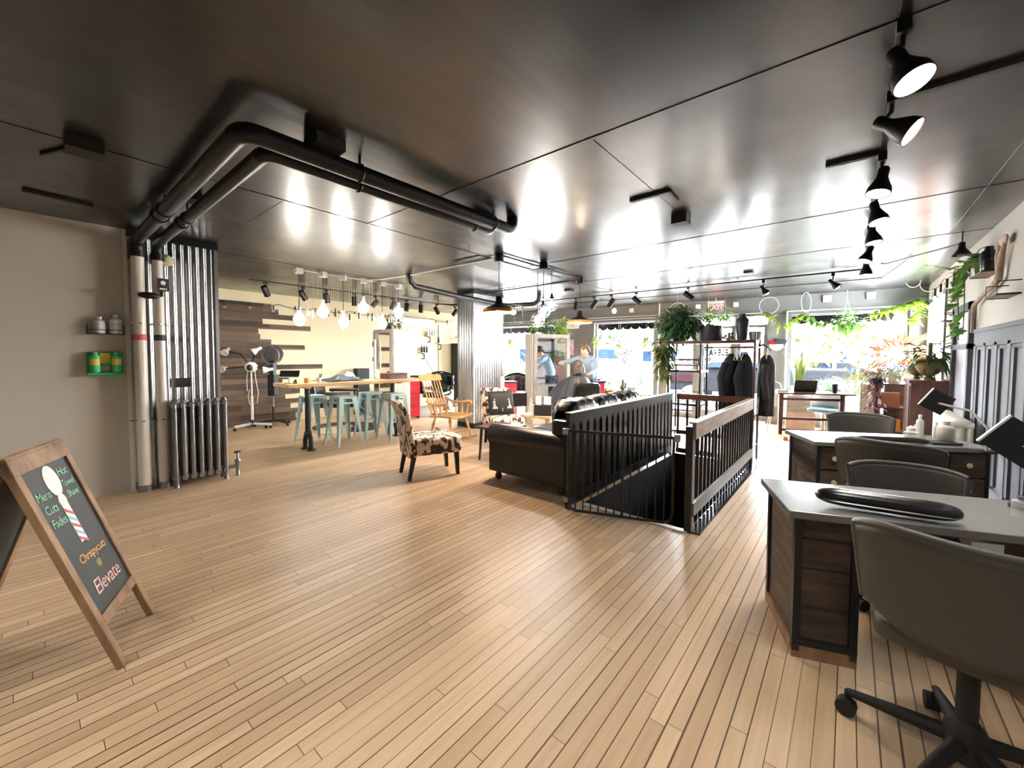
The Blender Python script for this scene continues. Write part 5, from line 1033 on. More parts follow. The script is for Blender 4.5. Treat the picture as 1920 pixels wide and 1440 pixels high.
# ------------------------------------------------------------------ far wall: AC, shelves, cabinet, vacuum, can
t = thing('air_conditioner', 'white split air conditioner high on the cream wall', 'air conditioner', (XB, 6.65, 2.17)); b = MB(); b.box(0, -.62, 0, .2, .62, .26); b.build('casing', M_white, t, bevel=.03); b = MB(); b.box(.19, -.6, .01, .205, .6, .05); b.build('vent_flap', M_paper, t)
b = MB(); b.cyl((XB+.02, 7.7, 0), (XB+.02, 7.7, 2.3), .02, n=8); tag(b.build('drain_pipe', M_wpipe), 'white vertical pipe on the cream wall right of the bottle shelves', 'pipe')
def pshelf(label, px, py, n, hb, mt, cap):
    p = atX(px, py, XB); t = thing('pipe_shelf', label, 'shelf', (XB, p.y, p.z)); b = MB(); b.box(0, -.18, 0, .16, .18, .015); b.build('shelf_board', M_wpipe, t); b = MB(); b.tube([(.0, -.05, -.16), (.1, -.05, -.16), (.12, -.05, -.13), (.12, -.05, -.02), (.05, -.05, -.012), (.0, -.05, -.012)], .014, 8); b.build('pipe_bracket', M_black, t)
    for k in range(n): bottle('%s bottle on the %s' % (['slim', 'plain', 'small', 'round'][k], label.split(',')[0]), (XB+.08, p.y-.10+k*.085, p.z+.016), .026, hb, mt, 'product_bottle', 'bottles on the pipe shelves', cap)
pshelf('upper pipe shelf with white bottles, below the air conditioner', 804, 631, 4, .17, M_potw, M_stone); pshelf('lower pipe shelf with black bottles, left of the white pipe', 793, 662, 3, .19, M_blackm, M_blackm); pshelf('right pipe shelf with one black bottle, right of the white pipe', 824, 645, 1, .2, M_blackm, M_blackm)
t = thing('tall_cabinet', 'tall black cabinet beside the middle steel column', 'cabinet', (-8.95, 8.55, 0)); b = MB(); b.box(-.22, -.4, 0, .3, .22, 1.78); b.build('body', M_blackm, t, bevel=.005); b = MB(); b.box(.3, -.38, .03, .315, .2, 1.75); d = b.build('door', M_blackm, t); b = MB(); b.cyl((.33, .12, .8), (.33, .12, 1.0), .008, n=6); b.build('handle', M_silver, d)
plant('potted_spike', 'spiky thin plant in a pale pot on the tall black cabinet', (-8.9, 8.40, 1.781), M_leafo, .11, .2, M_potw, (.16, .2, .15), 26, .3, 0, .3, w=.09)
t = thing('stick_vacuum', 'cordless stick vacuum standing before the tall black cabinet', 'vacuum cleaner', (-8.5, 7.95, 0), .5); b = MB(); b.box(-.06, -.12, 0, .06, .12, .05); b.build('floor_head', M_iron, t, bevel=.01); b = MB(); b.cyl((0, 0, .05), (-.02, 0, .85), .016, n=10); b.build('tube', M_silver, t); b = MB(); b.sph((-.02, 0, .98), (.06, .05, .14), 12, 8); b.box(-.08, -.02, .86, .08, .02, .9); b.build('motor_body', M_iron, t); b = MB(); b.cyl((.05, 0, .92), (.05, 0, 1.06), .035, n=12); b.build('dust_bin', M_carb, t)
b = MB(); b.lathe([(.17, 0), (.19, .3), (.18, .6), (.2, .62), (.2, .68), (.1, .76), (0, .78)], (-8.55, 7.45, 0), 20); tag(b.build('trash_can', M_potg), 'grey round lidded bin behind the rocking chair', 'bin')
b = MB(); b.lathe([(.14, 0), (.15, .08), (.06, .26), (.02, .30), (.03, .38)], (-8.35, 7.75, 0), 14); tag(b.build('white_bag', M_paper), 'white tied bag on the floor beside the stick vacuum', 'bag')
b = MB(); b.beam((-8.9, 7.3, .9), (-9.15, 7.05, 1.5), .012, .012); tag(b.build('leaning_stick', M_iron), 'thin dark stick leaning on the cream wall above the tufted chair', 'stick')
b = MB(); b.box(-9.1, 5.0, .0, -8.9, 5.3, 1.1); tag(b.build('speaker_tower', M_blackm), 'black tower cabinet against the cream wall left of the mirror station', 'cabinet')
b = MB(); b.box(-5.42, 5.62, 0.0, -5.0, 6.0, .06); tag(b.build('floor_platform', M_brown, bevel=.004), 'low brown wooden platform right of the middle steel column', 'platform')

# ================================================================== NAIL DESKS (right)
DH = .70
def bucket_chair(name, label, loc, rz, bh=.85, mt=M_gleather, w=.25):
    t = thing(name, label, 'chair', loc, rz)      # faces local +x
    b = MB()
    def fn(u, v):
        a = PI+(u-.5)*1.75; e = 1-abs(2*u-1)**4*.10; z = .50+(bh-.50)*v*e; r = w+.03*v
        cut = .0 if v > .2 else (.2-v)*.35*abs(2*u-1)**2
        return (r*1.05*math.cos(a)+.03-.03*v, r*1.22*math.sin(a), z+cut)
    b.grid(fn, 26, 10); b.build('backrest', mt, t, solid=.028)
    b = MB(); b.tube([Vector(fn(i/26, 1))+Vector((0, 0, .002)) for i in range(27)], .0165, 8); b.tube([Vector(fn(0, j/10)) for j in range(11)], .0165, 8); b.tube([Vector(fn(1, j/10)) for j in range(11)], .0165, 8); b.build('stitched_edge', mt, t)
    b = MB(); rbox(b, -.19, -.22, .44, .25, .22, .515, puff=-.1); b.build('seat', mt, t)
    b = MB(); b.cyl((0, 0, .38), (0, 0, .44), .05, n=12); b.cyl((0, 0, .12), (0, 0, .40), .028, n=12); b.lathe([(.05, .07), (.055, .16), (.03, .2)], n=14); b.build('gas_column', M_blackm, t)
    for k in range(5):
        a = .35+2*PI*k/5; R_ = .31; b = MB(); x, y = R_*math.cos(a), R_*math.sin(a); b.tube([(0, 0, .13), (x*.55, y*.55, .105), (x, y, .085)], [.028, .022, .014], 8); lg = b.build('base_leg', M_blackm, t)
        b = MB(); b.cyl((x-.012*math.sin(a), y+.012*math.cos(a), .032), (x+.012*math.sin(a), y-.012*math.cos(a), .032), .032, n=14); b.cyl((x-.03*math.sin(a), y+.03*math.cos(a), .032), (x-.014*math.sin(a), y+.014*math.cos(a), .032), .032, n=14); b.cyl((x, y, .03), (x, y, .09), .009, n=8); b.build('caster', M_blackm, lg)
    return t
M_dtop = mat('grey_laminate_top', (.20, .20, .195), .22, var=.12, vs=(3, 3, 3), spec=.7); M_angle = mat('blue_black_angle_iron', (.03, .034, .042), .35, .5)
def nail_desk(label, A, rz, W_, D_=.53):
    t = thing('nail_desk', label, 'desk', (A.x, A.y, 0), rz)     # local x along front edge, y depth
    b = MB(); b.box(0, 0, DH-.035, W_, D_, DH); b.build('desktop', M_dtop, t, bevel=.004)
    for side, (x0, x1) in enumerate(((.035, .285), (W_-.32, W_-.04))):
        b = MB(); b.box(x0+.012, .05, .06, x1-.012, D_-.04, DH-.04); pd = b.build('pedestal', M_dkwood, t)
        b = MB(); b.box(x0, .03, 0, x1, D_-.02, .06); b.build('plinth', M_rustic, pd)
        q = .03
        for x in (x0, x1-q): 
            for y in (.03, D_-.02-q): MB().box(x, y, .03, x+q, y+q, DH-.036).build('angle_iron', M_angle, pd)
        MB().box(x0, .028, .06, x1, .045, .09).build('angle_iron', M_angle, pd)
        if side == 0:
            for z in (.24, .42, .56): b = MB(); b.box(x0+q, .042, z, x1-q, .049, z+.004); b.build('board_seam', M_ink, pd)
        for k in range(3):
            z = .10+.19*k; b = MB(); b.box(x0+.03, D_-.045, z, x1-.03, D_-.028, z+.17); dr = b.build('drawer', M_dkwood, pd); b = MB(); b.lathe([(.008, 0), (.018, .012), (.018, .018), (0, .02)], ((x0+x1)/2, D_-.028, z+.085), 12, (0, 1, 0)); b.build('knob', M_cream2, dr)
    return t
a1 = G(1480, 957, DH); c1 = G(1920, 1006, DH); ang1 = math.atan2((c1-a1).y, (c1-a1).x)
DW = (1.0-a1.x)/math.cos(ang1)-.12
nail_desk('near nail desk with rustic plank pedestal and grey top', a1, ang1, DW)
a2 = G(1527, 828, DH); c2 = G(1758, 838, DH); ang2 = math.atan2((c2-a2).y, (c2-a2).x)
DW2 = (1.0-a2.x)/math.cos(ang2)-.1
d2 = nail_desk('far nail desk with round drawer knobs beside the right wall', a2, ang2, DW2, .56)
# drawers of the far desk face the viewpoint
for x0, x1 in ((.035, .285), (DW2-.32, DW2-.04)):
    for k in range(3):
        z = .07+.20*k; b = MB(); b.box(x0+.03, .03, z, x1-.03, .05, z+.18); dr = b.build('drawer', M_dkwood, d2); b = MB(); b.lathe([(.008, 0), (.02, .012), (.02, .018), (0, .02)], ((x0+x1)/2, .03, z+.09), 12, (0, -1, 0)); b.build('knob', M_cream2, dr)
bucket_chair('office_chair', 'charcoal bucket office chair in the right foreground at the near nail desk', (.335, 1.97, 0), math.radians(76), .855)
bucket_chair('office_chair', 'low charcoal office chair on the far side of the near nail desk', (.30, 3.16, 0), math.radians(-82), .74)
bucket_chair('office_chair', 'charcoal bucket office chair at the front of the far nail desk', (.24, 3.80, 0), math.radians(80), .85)
bucket_chair('office_chair', 'dark office chair behind the far nail desk', (.12, 5.38, 0), math.radians(-85), .80)
def bolster(label, p, q, r):
    t = thing('armrest_cushion', label, 'cushion', (p+q)/2, math.atan2((q-p).y, (q-p).x)); L = (q-p).length/2; n = 16
    b = MB(); b.grid(lambda u, v: (L*(2*u-1), r*1.35*math.cos(2*PI*v)*(1-abs(2*u-1)**6)**.5, .002+r+r*math.sin(2*PI*v)*(1-abs(2*u-1)**6)**.5*.95) , 60, 16); b.build('cushion', M_vinyl, t)
    b = MB(); b.tube([(L*(2*i/20-1)*.97, -r*1.30*(1-abs(2*i/20-1)**6)**.5, r*.75) for i in range(21)], .004, 6); b.build('piping', M_silver, t)
p0 = G(1527, 930, DH+.03); p1 = G(1808, 972, DH+.03); p0.z = p1.z = DH+.001; bolster('long black vinyl hand rest cushion on the near nail desk', p0, p1, .042)
p0 = G(1589, 824, DH+.02); p1 = G(1744, 832, DH+.02); p0.z = p1.z = DH+.001; p1.y -= .0; bolster('black hand rest cushion on the far nail desk', p0, p1, .03)
def desk_lamp(label, p, q, foot, w=.13):
    t = thing('desk_lamp', label, 'lamp', foot); f = Vector(foot); p = Vector(p)-f; q = Vector(q)-f; b = MB(); b.beam(p, q, w, .022, (0, 1, 0)); hd = b.build('lamp_head', M_blackm, t, bevel=.004)
    b = MB(); n_ = (q-p).normalized().cross(Vector((0, 1, 0))).normalized()*-.014; e_ = (q-p).normalized().cross(Vector((0, 1, 0))).normalized(); e_ = e_ if e_.z > 0 else -e_; b.beam(p+e_*w*.5, q+e_*w*.5, .008, .026, (0, 1, 0)); b.build('pale_edge', M_white, hd)
    mid = (p+q)/2; b = MB(); b.tube([(0, 0, 0), (0, 0, .18), mid*.5+Vector((.05, 0, .12)), mid+Vector((0, 0, -.01))], .009, 8); b.build('arm', M_stone, t); b = MB(); b.cyl((0, 0, 0), (0, 0, .015), .06); b.build('base', M_blackm, t)
f1 = G(1800, 838, DH); f1.x = min(f1.x, .93)
P1, P2 = atY(1732, 763, 5.0), atY(1790, 735, 5.0)
desk_lamp('tilted black desk lamp head over the far nail desk, near the right radiator', atY(1742, 768, 4.7), atY(1772, 738, 4.7), (.80, 4.55, DH), .15)
desk_lamp('tilted grey desk lamp head at the right picture edge over the near nail desk', atY(1878, 854, 3.0), atY(1945, 806, 3.0), (.86, 2.95, DH) if False else (a1.x+math.cos(ang1)*(DW-.1)-math.sin(ang1)*.4, a1.y+math.sin(ang1)*(DW-.1)+math.cos(ang1)*.4, DH), .20)
t = G(1912, 968, DH); bottle('small clear jar at the right end of the near nail desk', (t.x, t.y, DH+.001), .028, .09, M_jar, 'jar', cap=M_silver)
D2x, D2y = math.cos(ang2), math.sin(ang2)
def ond2(u, v, z=DH+.001): return (a2.x+D2x*u-D2y*v, a2.y+D2y*u+D2x*v, z)
t = thing('dish_stack', 'small stack of white dishes on the far nail desk', 'dishes', ond2(.86, .30)); b = MB()
for k in range(5): b.lathe([(.03, k*.014), (.048, k*.014+.008), (.045, k*.014+.008), (.028, k*.014+.002)], n=18)
b.lathe([(.02, .07), (.03, .075), (.03, .10), (.01, .115), (.0, .12)], n=14); b.build('dishes', M_white, t)
b = MB(); b.at(ond2(.98, .16), ang2); b.box(-.10, -.07, 0, .10, .07, .014); tag(b.build('black_pad', M_blackm), 'flat black pad on the far nail desk beside the white dishes', 'pad')
bottle('tall pink and white pump bottle on the far nail desk', ond2(1.00, .42), .026, .20, M_potw, cap=M_white); bottle('big cloudy white jar on the far nail desk', ond2(1.08, .26), .055, .17, M_palew, 'jar', cap=M_palew); bottle('small white squeeze bottle on the far nail desk, next to the cloudy jar', ond2(1.12, .42), .022, .14, M_white); bottle('white roll shaped container at the wall end of the far nail desk', ond2(1.14, .10) if False else ond2(1.03, .50), .04, .10, M_white, 'container')
t = thing('desk_sign', 'small pale card with text taped to the near nail desk front', 'card', (a1.x+math.cos(ang1)*(DW-.45), a1.y+math.sin(ang1)*(DW-.45), DH-.10), ang1); b = MB(); b.box(-.05, .03, 0, .05, .034, .045); b.build('card', M_paper, t)

# ================================================================== RIGHT WALL
radiator('old white finned radiator below the wall panels on the right', (.86, 6.35, 0), PI/2, 14, 1.05, .80, .20, M_potw, False)
def wire_bracket(label, y, z, L=.30):
    t = thing('wire_shelf', label, 'shelf', (XR, y, z)); b = MB(); b.box(-.13, -L/2, 0, 0, L/2, .012); b.build('shelf_board', M_brown, t); b = MB()
    for s in (-1, 1): yy = s*L/2; b.tube([(0, yy, 0), (-.13, yy, 0), (-.13, yy, .11), (-.0, yy, .11)], .005, 5)
    b.tube([(-.13, -L/2, 0), (-.13, L/2, 0)], .006, 5); b.build('wire_frame', M_black, t); return t
wire_bracket('upper wire shelf on the right wall holding the black jar', 5.92, 2.20, .46); wire_bracket('lower wire shelf on the right wall with an open square frame', 5.30, 1.92, .36); wire_bracket('small wire shelf by the right wall window', 7.85, 1.88, .26)
p = atX(1853, 485, XR-.07); b = MB(); b.lathe([(.055, 0), (.06, .02), (.06, .17), (.03, .20), (.03, .23), (0, .23)], (XR-.07, 5.80, 2.213), 18); tag(b.build('black_bottle', M_vinyl), 'glossy black jar on the upper wire shelf, right wall', 'jar')
t = thing('driftwood', 'pale driftwood branch mounted on the right wall', 'wall ornament', (XR-.03, 5.5, 2.0)); b = MB(); b.tube([(0, 1.1, -.32), (-.02, .95, -.05), (-.02, .6, .02), (-.02, .25, .06), (-.02, .05, .1), (-.02, -.02, .3), (-.02, -.12, .42)], [.015, .02, .019, .022, .028, .022, .012], 10); b.tube([(-.02, .05, .1), (-.02, .10, .30), (-.03, .02, .42)], [.018, .02, .012], 8); b.sph((-.02, -.05, .42), (.018, .13, .045), 10, 6); b.build('branch', mat('driftwood', (.36, .27, .22), .8, var=.25, vs=(8, 30, 8)), t)
t = thing('hanging_ivy', 'broad leaved vine trailing down the right wall from the upper wire shelf', 'plant', (XR-.08, 6.3, 2.2)); b = MB()
pts = [(0, -.5, .12), (-.03, -.3, .18), (-.05, 0, .22), (-.05, .25, .1), (-.06, .35, -.12), (-.04, .42, -.35), (-.02, .50, -.6)]
b.tube(pts, .006, 6); b.tube([(-.05, 0, .2), (-.05, .1, 0), (-.04, .12, -.3), (-.03, .2, -.55)], .005, 6); b.tube([(-.05, .2, .15), (-.3, .6, .3)], .005, 6); b.build('stem', M_leafo, t); b = MB()
rr = random.Random(5)
for a_, c_ in list(zip(pts, pts[1:]))+[((-.05, 0, .2), (-.05, .1, 0)), ((-.05, .1, 0), (-.04, .12, -.3)), ((-.04, .12, -.3), (-.03, .2, -.55)), ((-.05, .2, .15), (-.3, .6, .3))]:
    for k in range(6): q = Vector(a_).lerp(Vector(c_), rr.random()); b.leaf(q, (rr.uniform(-1, -.1), rr.uniform(-1, 1), rr.uniform(-.6, .4)), rr.uniform(.09, .17), rr.uniform(.07, .12), .35)
b.build('leaves', M_leaf, t)
t = thing('clamp_lamp', 'small black clamp lamp hanging above the black jar, right wall', 'lamp', (.83, 6.05, 2.45)); b = MB(); b.lathe([(.0, .12), (.025, .11), (.03, .05), (.075, -.02), (.072, -.02), (.028, .04)], n=18); b.cyl((0, 0, .1), (0, 0, .219), .006, n=6); b.build('shade', M_black, t); b = MB(); b.sph((0, 0, -.01), .032); b.build('bulb', M_jar, t)
b = MB(); b.tube([(.28, 7.25, H-.03), (.32, 7.2, H-.05), (.86, 6.2, H-.09)], .010, 6); tag(b.build('curtain_rod', M_black), 'thin black rod running from the ceiling to the vine on the right wall', 'rod')
t = thing('string_lights', 'string of clear bulbs drooping along the top of the right wall', 'string lights', (XR-.05, 0, 0)); b = MB(); pts = [(0, y, 2.52-.05*abs(math.sin(y*3))) for y in [6.0+.1*i for i in range(36)]]; b.tube(pts, .005, 5); b.build('cable', M_blackm, t)
for y in (6.4, 6.75, 7.1, 7.6, 8.1, 8.6, 9.1): b = MB(); b.cyl((0, y, 2.36), (0, y, 2.48), .013, n=8); s = b.build('socket', M_blackm, t); b = MB(); b.sph((0, y, 2.33), .035, 10, 6); b.build('bulb', M_jar, s)
# cabinet with urns, plant shelf
t = thing('tall_sideboard', 'dark brown cabinet below the urns at the right wall window', 'cabinet', (.80, 7.95, 0)); b = MB(); b.box(-.16, -.35, .04, .20, .35, 1.06); b.build('body', M_brown, t, bevel=.004); b = MB(); b.box(-.18, -.37, 1.06, .22, .37, 1.10); b.build('top', M_brown, t); b = MB(); b.box(-.172, -.32, .08, -.16, -.01, 1.02); b.box(-.172, .01, .08, -.16, .32, 1.02); b.build('door', M_brown, t)
b = MB(); b.box(-.14, -.33, 0, .18, .33, .04); b.build('plinth', M_blackm, t)
def urn(name, label, p, s, mt):
    t = thing(name, label, 'urn', p); b = MB(); b.lathe([(.06*s, 0), (.06*s, .02*s), (.03*s, .05*s), (.09*s, .09*s), (.13*s, .16*s), (.14*s, .22*s), (.125*s, .235*s), (.15*s, .25*s), (.15*s, .265*s), (.12*s, .26*s), (0, .24*s)], n=26); b.build('bowl', mt, t); return t
M_urn = mat('bronze_urn', (.16, .10, .055), .45, .4, var=.4, vs=(14, 14, 14))
u = urn('urn_planter', 'bronze urn planter with dark drooping leaves on the brown cabinet', (.82, 7.72, 1.101), 1.1, M_urn); foliage('foliage', u, M_leafd, 90, (0, 0, .36), (.22, .24, .14), .22, .55, 0, .14); b = MB(); b.cyl((0, 0, .25), (0, 0, .50), .022, n=8); b.build('trunk', M_rustic, u)
urn('urn_planter', 'smaller dark urn behind the bronze urn on the brown cabinet', (.74, 8.14, 1.101), .75, M_urn)
t = thing('plant_shelf', 'dark shelving stand full of plants left of the brown cabinet', 'shelf', (.52, 8.65, 0)); 
for x in (-.18, .2):
    for y in (-.2, .2): b = MB(); b.box(x-.012, y-.012, 0, x+.012, y+.012, 1.0); b.build('post', M_brown, t)
for z in (.25, .62, .98): b = MB(); b.box(-.2, -.22, z, .22, .22, z+.02); b.build('shelf_board', M_brown, t)
b = MB(); b.box(-.12, -.15, 0, .12, .1, .22); b.at((.5, 8.62, .001)); tag(b.build('orange_box', mat('orange_box', (.8, .33, .06), .5)) if False else MB().box(.42, 8.5, .272, .62, 8.72, .45).build('orange_box', mat('orange_carton', (.8, .36, .08), .5)), 'orange carton on the lower level of the plant shelf', 'box')
MB_o = MB().box(.40, 8.48, .642, .60, 8.7, .86); tag(MB_o.build('terracotta_box', M_terra), 'terracotta coloured square pot on the middle level of the plant shelf', 'pot')
plant('flowering_plant', 'violet and green flowering plant in a white pot on the plant shelf top', (.55, 8.50, 1.001), M_leafb, .10, .13, M_potw, (.20, .18, .10), 150, .08, .05); t = bpy.data.objects['flowering_plant']; b = MB()
for _ in range(60): b.sph((random.uniform(-.18, .18), random.uniform(-.16, .16), random.uniform(.22, .30)), .014, 6, 4)
b.build('blossoms', M_flowerv, t)
plant('trailing_plant', 'purple brown trailing plant spilling left off the plant shelf', (.33, 8.52, .98), M_leafp, .08, .10, M_potd, (.15, .14, .13), 260, .07, .55, .5)
plant('spider_plant', 'bright lime spider plant behind the purple trailing plant', (.28, 8.95, 1.0), M_leafl, 0, .02, None, (.26, .26, .16), 60, .26, 0, .4, w=.08, lift=.12)
plant('dracaena', 'reddish spiky dracaena by the corner of the right shop window', (.62, 9.05, 1.0), M_leafr, 0, .3, None, (.24, .24, .24), 230, .40, 0, .25, w=.09, lift=.45)
MB_s = MB().box(.45, 8.92, 0, .80, 9.22, 1.0); tag(MB_s.build('plant_pedestal', M_dkwood), 'dark wooden pedestal under the reddish spiky dracaena', 'pedestal')
MB_s = MB().box(.15, 8.84, 0, .41, 9.1, .98); tag(MB_s.build('plant_pedestal', M_palew), 'pale pedestal under the lime spider plant', 'pedestal')

# ================================================================== DRAFTING TABLE AND WINDOW BAY
t = thing('drafting_table', 'brown trestle drafting table in front of the right shop window', 'table', (-.50, 8.62, 0), .42); zt = .80
b = MB(); b.box(-.56, -.22, zt-.025, .56, .25, zt); b.build('tabletop', M_brown, t, bevel=.003)
for x in (-.45, .45):
    b = MB(); b.box(x-.03, -.04, .06, x+.03, .02, zt-.025); lg = b.build('leg', M_brown, t); b = MB(); b.beam((x, -.30, .03), (x, .28, .03), .06, .06); b.build('foot', mat('orange_wood', (.45, .2, .1), .5), lg)
for z in (.12, .32, .66): b = MB(); b.box(-.45, -.035, z, .45, -.005, z+.04); b.build('stretcher', M_brown, t)
cT, sT = math.cos(.42), math.sin(.42)
def ont(u, v, z=.801): return (-.50+cT*u-sT*v, 8.62+sT*u+cT*v, z)
t = thing('laptop', 'open black laptop on the drafting table', 'laptop', ont(-.12, .0), .42-.05); b = MB(); b.box(-.16, -.11, 0, .16, .11, .015); b.build('keyboard_base', M_silver, t); b = MB().at((0, -.11, .014), rx=.25); b.box(-.16, -.006, 0, .16, .006, .20); b.build('screen_lid', M_screen, t)
b = MB(); b.lathe([(.035, 0), (.042, .15), (.038, .15), (.032, .01), (0, .01)], ont(.33, -.05), 18); tag(b.build('dark_tumbler', M_blackm), 'dark tumbler standing at the right of the drafting table', 'cup')
b = MB(); b.at(ont(-.42, .05), .3); b.box(-.08, -.1, 0, .08, .1, .02); b.box(-.07, -.09, .02, .07, .09, .035); tag(b.build('paper_stack', M_paper), 'stack of papers on the left end of the drafting table', 'papers')
t = thing('tote_basket', 'pale basket with handles hanging left of the drafting table', 'basket', (-1.05, 8.85, 0)); b = MB(); b.lathe([(.11, .50), (.14, .78), (.13, .78), (.10, .52)], n=20); b.build('basket_body', M_potw, t); b = MB(); b.tube([(-.13, 0, .77), (-.08, 0, .92), (0, 0, .96), (.08, 0, .92), (.13, 0, .77)], .009, 6); b.build('handle', M_potw, t); b = MB()
for a in (0, 2.1, 4.2): b.tube([(.1*math.cos(a), .1*math.sin(a), .51), (.17*math.cos(a), .17*math.sin(a), 0)], .01, 6)
b.build('stand_leg', M_chrome, t)
t = thing('tub_chair', 'white swivel chair with blue cushion behind the drafting table', 'chair', (-.30, 9.20, 0), -1.9); b = MB(); b.grid(lambda u, v: (.25*math.cos(PI+(u-.5)*2.6)+.03, .26*math.sin(PI+(u-.5)*2.6), .48+.30*v), 20, 6); b.build('backrest', M_white, t, solid=.025); b = MB(); rbox(b, -.22, -.23, .42, .25, .23, .49); b.build('seat', mat('pale_blue_cushion', (.25, .45, .6), .6), t); b = MB(); b.cyl((0, 0, .04), (0, 0, .43), .025); b.build('column', M_chrome, t)
for k in range(5): a = 2*PI*k/5; b = MB(); b.beam((0, 0, .07), (.27*math.cos(a), .27*math.sin(a), .03), .035, .03); b.build('base_leg', M_chrome, t)
def snake(label, loc):
    t = thing('snake_plant', label, 'plant', loc); pot(t, M_potg, .15, .17)
    for k in range(17):
        a = k*2.4; rr_ = .02+.07*((k*7 % 5)/5); L = .42+.45*((k*13 % 11)/11); dx, dy = math.cos(a), math.sin(a); b = MB(); lean = .10+.30*((k*5 % 7)/7); vs = []; n = 7
        for i in range(n+1):
            u = i/n; w_ = .028*(1-u**3)*(1 if u < 1 else 0); c_ = Vector((dx*(rr_+lean*L*u*u), dy*(rr_+lean*L*u*u), .14+L*u)); sd = Vector((-dy, dx, 0))*w_; vs += [c_-sd, c_+Vector((dx, dy, 0))*-.006, c_+sd]
        b.add(vs, [(3*i+j, 3*i+j+1, 3*i+j+4, 3*i+j+3) for i in range(n) for j in (0, 1)], True); b.build('leaf', M_leafo if k % 3 else M_leafb, t)
    return t
def carton(label, x, y, z, w, d, h, mt, rz=0.13, name='carton'): b = MB().at((x, y, z), rz); b.box(-w/2, -d/2, 0, w/2, d/2, h); return tag(b.build(name, mt, bevel=.004), label, 'box')
M_cart = mat('brown_cardboard', (.42, .29, .2), .8, var=.15); M_cart2 = mat('pale_cardboard', (.62, .52, .40), .8, var=.1); M_crate = mat('grey_brown_crate', (.24, .19, .15), .7, var=.3, vs=(4, 4, 20))
carton('lower brown carton under the window behind the drafting table', -.72, 9.66, 0, .46, .36, .34, M_cart); carton('weathered crate on top of the brown carton behind the drafting table', -.72, 9.66, .341, .44, .34, .32, M_crate)
snake('tall snake plant rising behind the laptop', (-.74, 9.64, .662))
carton('dark crate on the floor under the round bushy plant', -.22, 9.80, 0, .34, .3, .62, M_crate)
plant('bushy_plant', 'round bushy blue green plant in a dark pot, right of the snake plant', (-.22, 9.80, .621), M_leafb, .14, .17, M_potd, (.30, .24, .14), 420, .06, .05)
carton('lower pale carton in the right window bay', .16, 9.92, 0, .28, .3, .36, M_cart2); carton('upper pale carton in the right window bay', .16, 9.92, .361, .27, .29, .33, M_cart2)
t = thing('milk_crate', 'bright red slatted crate on the floor in the right window bay', 'crate', (.36, 9.62, 0), .1); b = MB()
for k in range(5): z = .02+k*.05; b.box(-.16, -.13, z, .16, -.12, z+.035); b.box(-.16, .12, z, .16, .13, z+.035); b.box(-.16, -.13, z, -.15, .13, z+.035); b.box(.15, -.13, z, .16, .13, z+.035)
for x in (-.16, .15):
    for y in (-.13, .12): b.box(x, y, 0, x+.01, y+.01, .27)
b.box(-.16, -.13, 0, .16, .13, .01); b.build('crate_body', M_red, t)
plant('potted_plant', 'small trailing plant on the upper pale carton in the right window bay', (.18, 9.9, .692), M_leafb, .06, .08, M_terra, (.14, .12, .07), 60, .09, .1)
b = MB(); p = G(1612, 740, .7); b.tube([(.10, 10.02, .692), (.11, 10.02, 1.0), (.14, 10.02, 1.35)], [.03, .02, .022], 8); tag(b.build('cactus_column', M_terra), 'thin upright brown ornament in the right shop window', 'ornament')
# hanging hoops, baskets and pothos at the front beam
def hoop(label, px, py, r, off=.25, yaw=0.0): c = onF(px, py, off); b = MB(); b.tube([(c.x+r*math.cos(a)*math.cos(yaw), c.y+r*math.cos(a)*math.sin(yaw), c.z+r*math.sin(a)) for a in [2*PI*i/28 for i in range(28)]], .005, 5, closed=True); b.cyl((c.x, c.y, c.z+r), (c.x, c.y, H), .0015, n=4); return tag(b.build('wire_hoop', M_wpipe), label, 'hoop')
hoop('round white wire hoop hanging by the grey post', 1442, 573, .17); hoop('narrow turned white hoop hanging left of the hanging basket', 1512, 567, .19, .25, 1.2); hoop('white hoop above the big ivy on the pipe rack', 1270, 583, .16, 1.5); hoop('white hoop hanging in the far right ceiling corner', 1712, 520, .17, .5, .8)
hoop('second white hoop in the far right ceiling corner, nearer the wall', 1745, 530, .14, .9, -.6)
def vine(label, pts, n, mt, ls=.11, seed=1):
    rr = random.Random(seed); P_ = [Vector(p) for p in pts]; o = P_[0].copy(); t = thing('pothos_vine', label, 'plant', o); b = MB(); b.tube([p-o for p in P_], .005, 5); b.build('stem', M_leafo, t); b = MB()
    for k in range(n): i = rr.randrange(len(P_)-1); q = P_[i].lerp(P_[i+1], rr.random())-o; b.leaf(q, (rr.uniform(-1, 1), rr.uniform(-1, .2), rr.uniform(-.8, .3)), ls*rr.uniform(.6, 1.3), ls*.7, .35)
    b.build('leaves', mt, t); return t
def vF(l, off=.22): return [onF(a, c, off) for a, c in l]
vine('lime pothos vine looping between the grey post hoop and the narrow hoop', vF([(1435, 585), (1450, 592), (1462, 612), (1478, 606), (1500, 590), (1512, 588)]), 70, M_leafl, .12, 2)
vine('lime pothos vine running from the narrow hoop to the hanging basket', vF([(1512, 588), (1525, 600), (1540, 606), (1560, 603), (1575, 602)]), 60, M_leaf, .11, 3)
vine('lime pothos vine hanging right of the hanging basket', vF([(1600, 606), (1618, 612), (1632, 600), (1640, 584), (1656, 580)]), 36, M_leafl, .12, 4)
vine('dense bright pothos vine in the top right corner of the right window', vF([(1656, 580), (1680, 575), (1705, 568), (1722, 560), (1735, 570), (1718, 590), (1712, 602)], .3), 150, M_leafl, .14, 5)
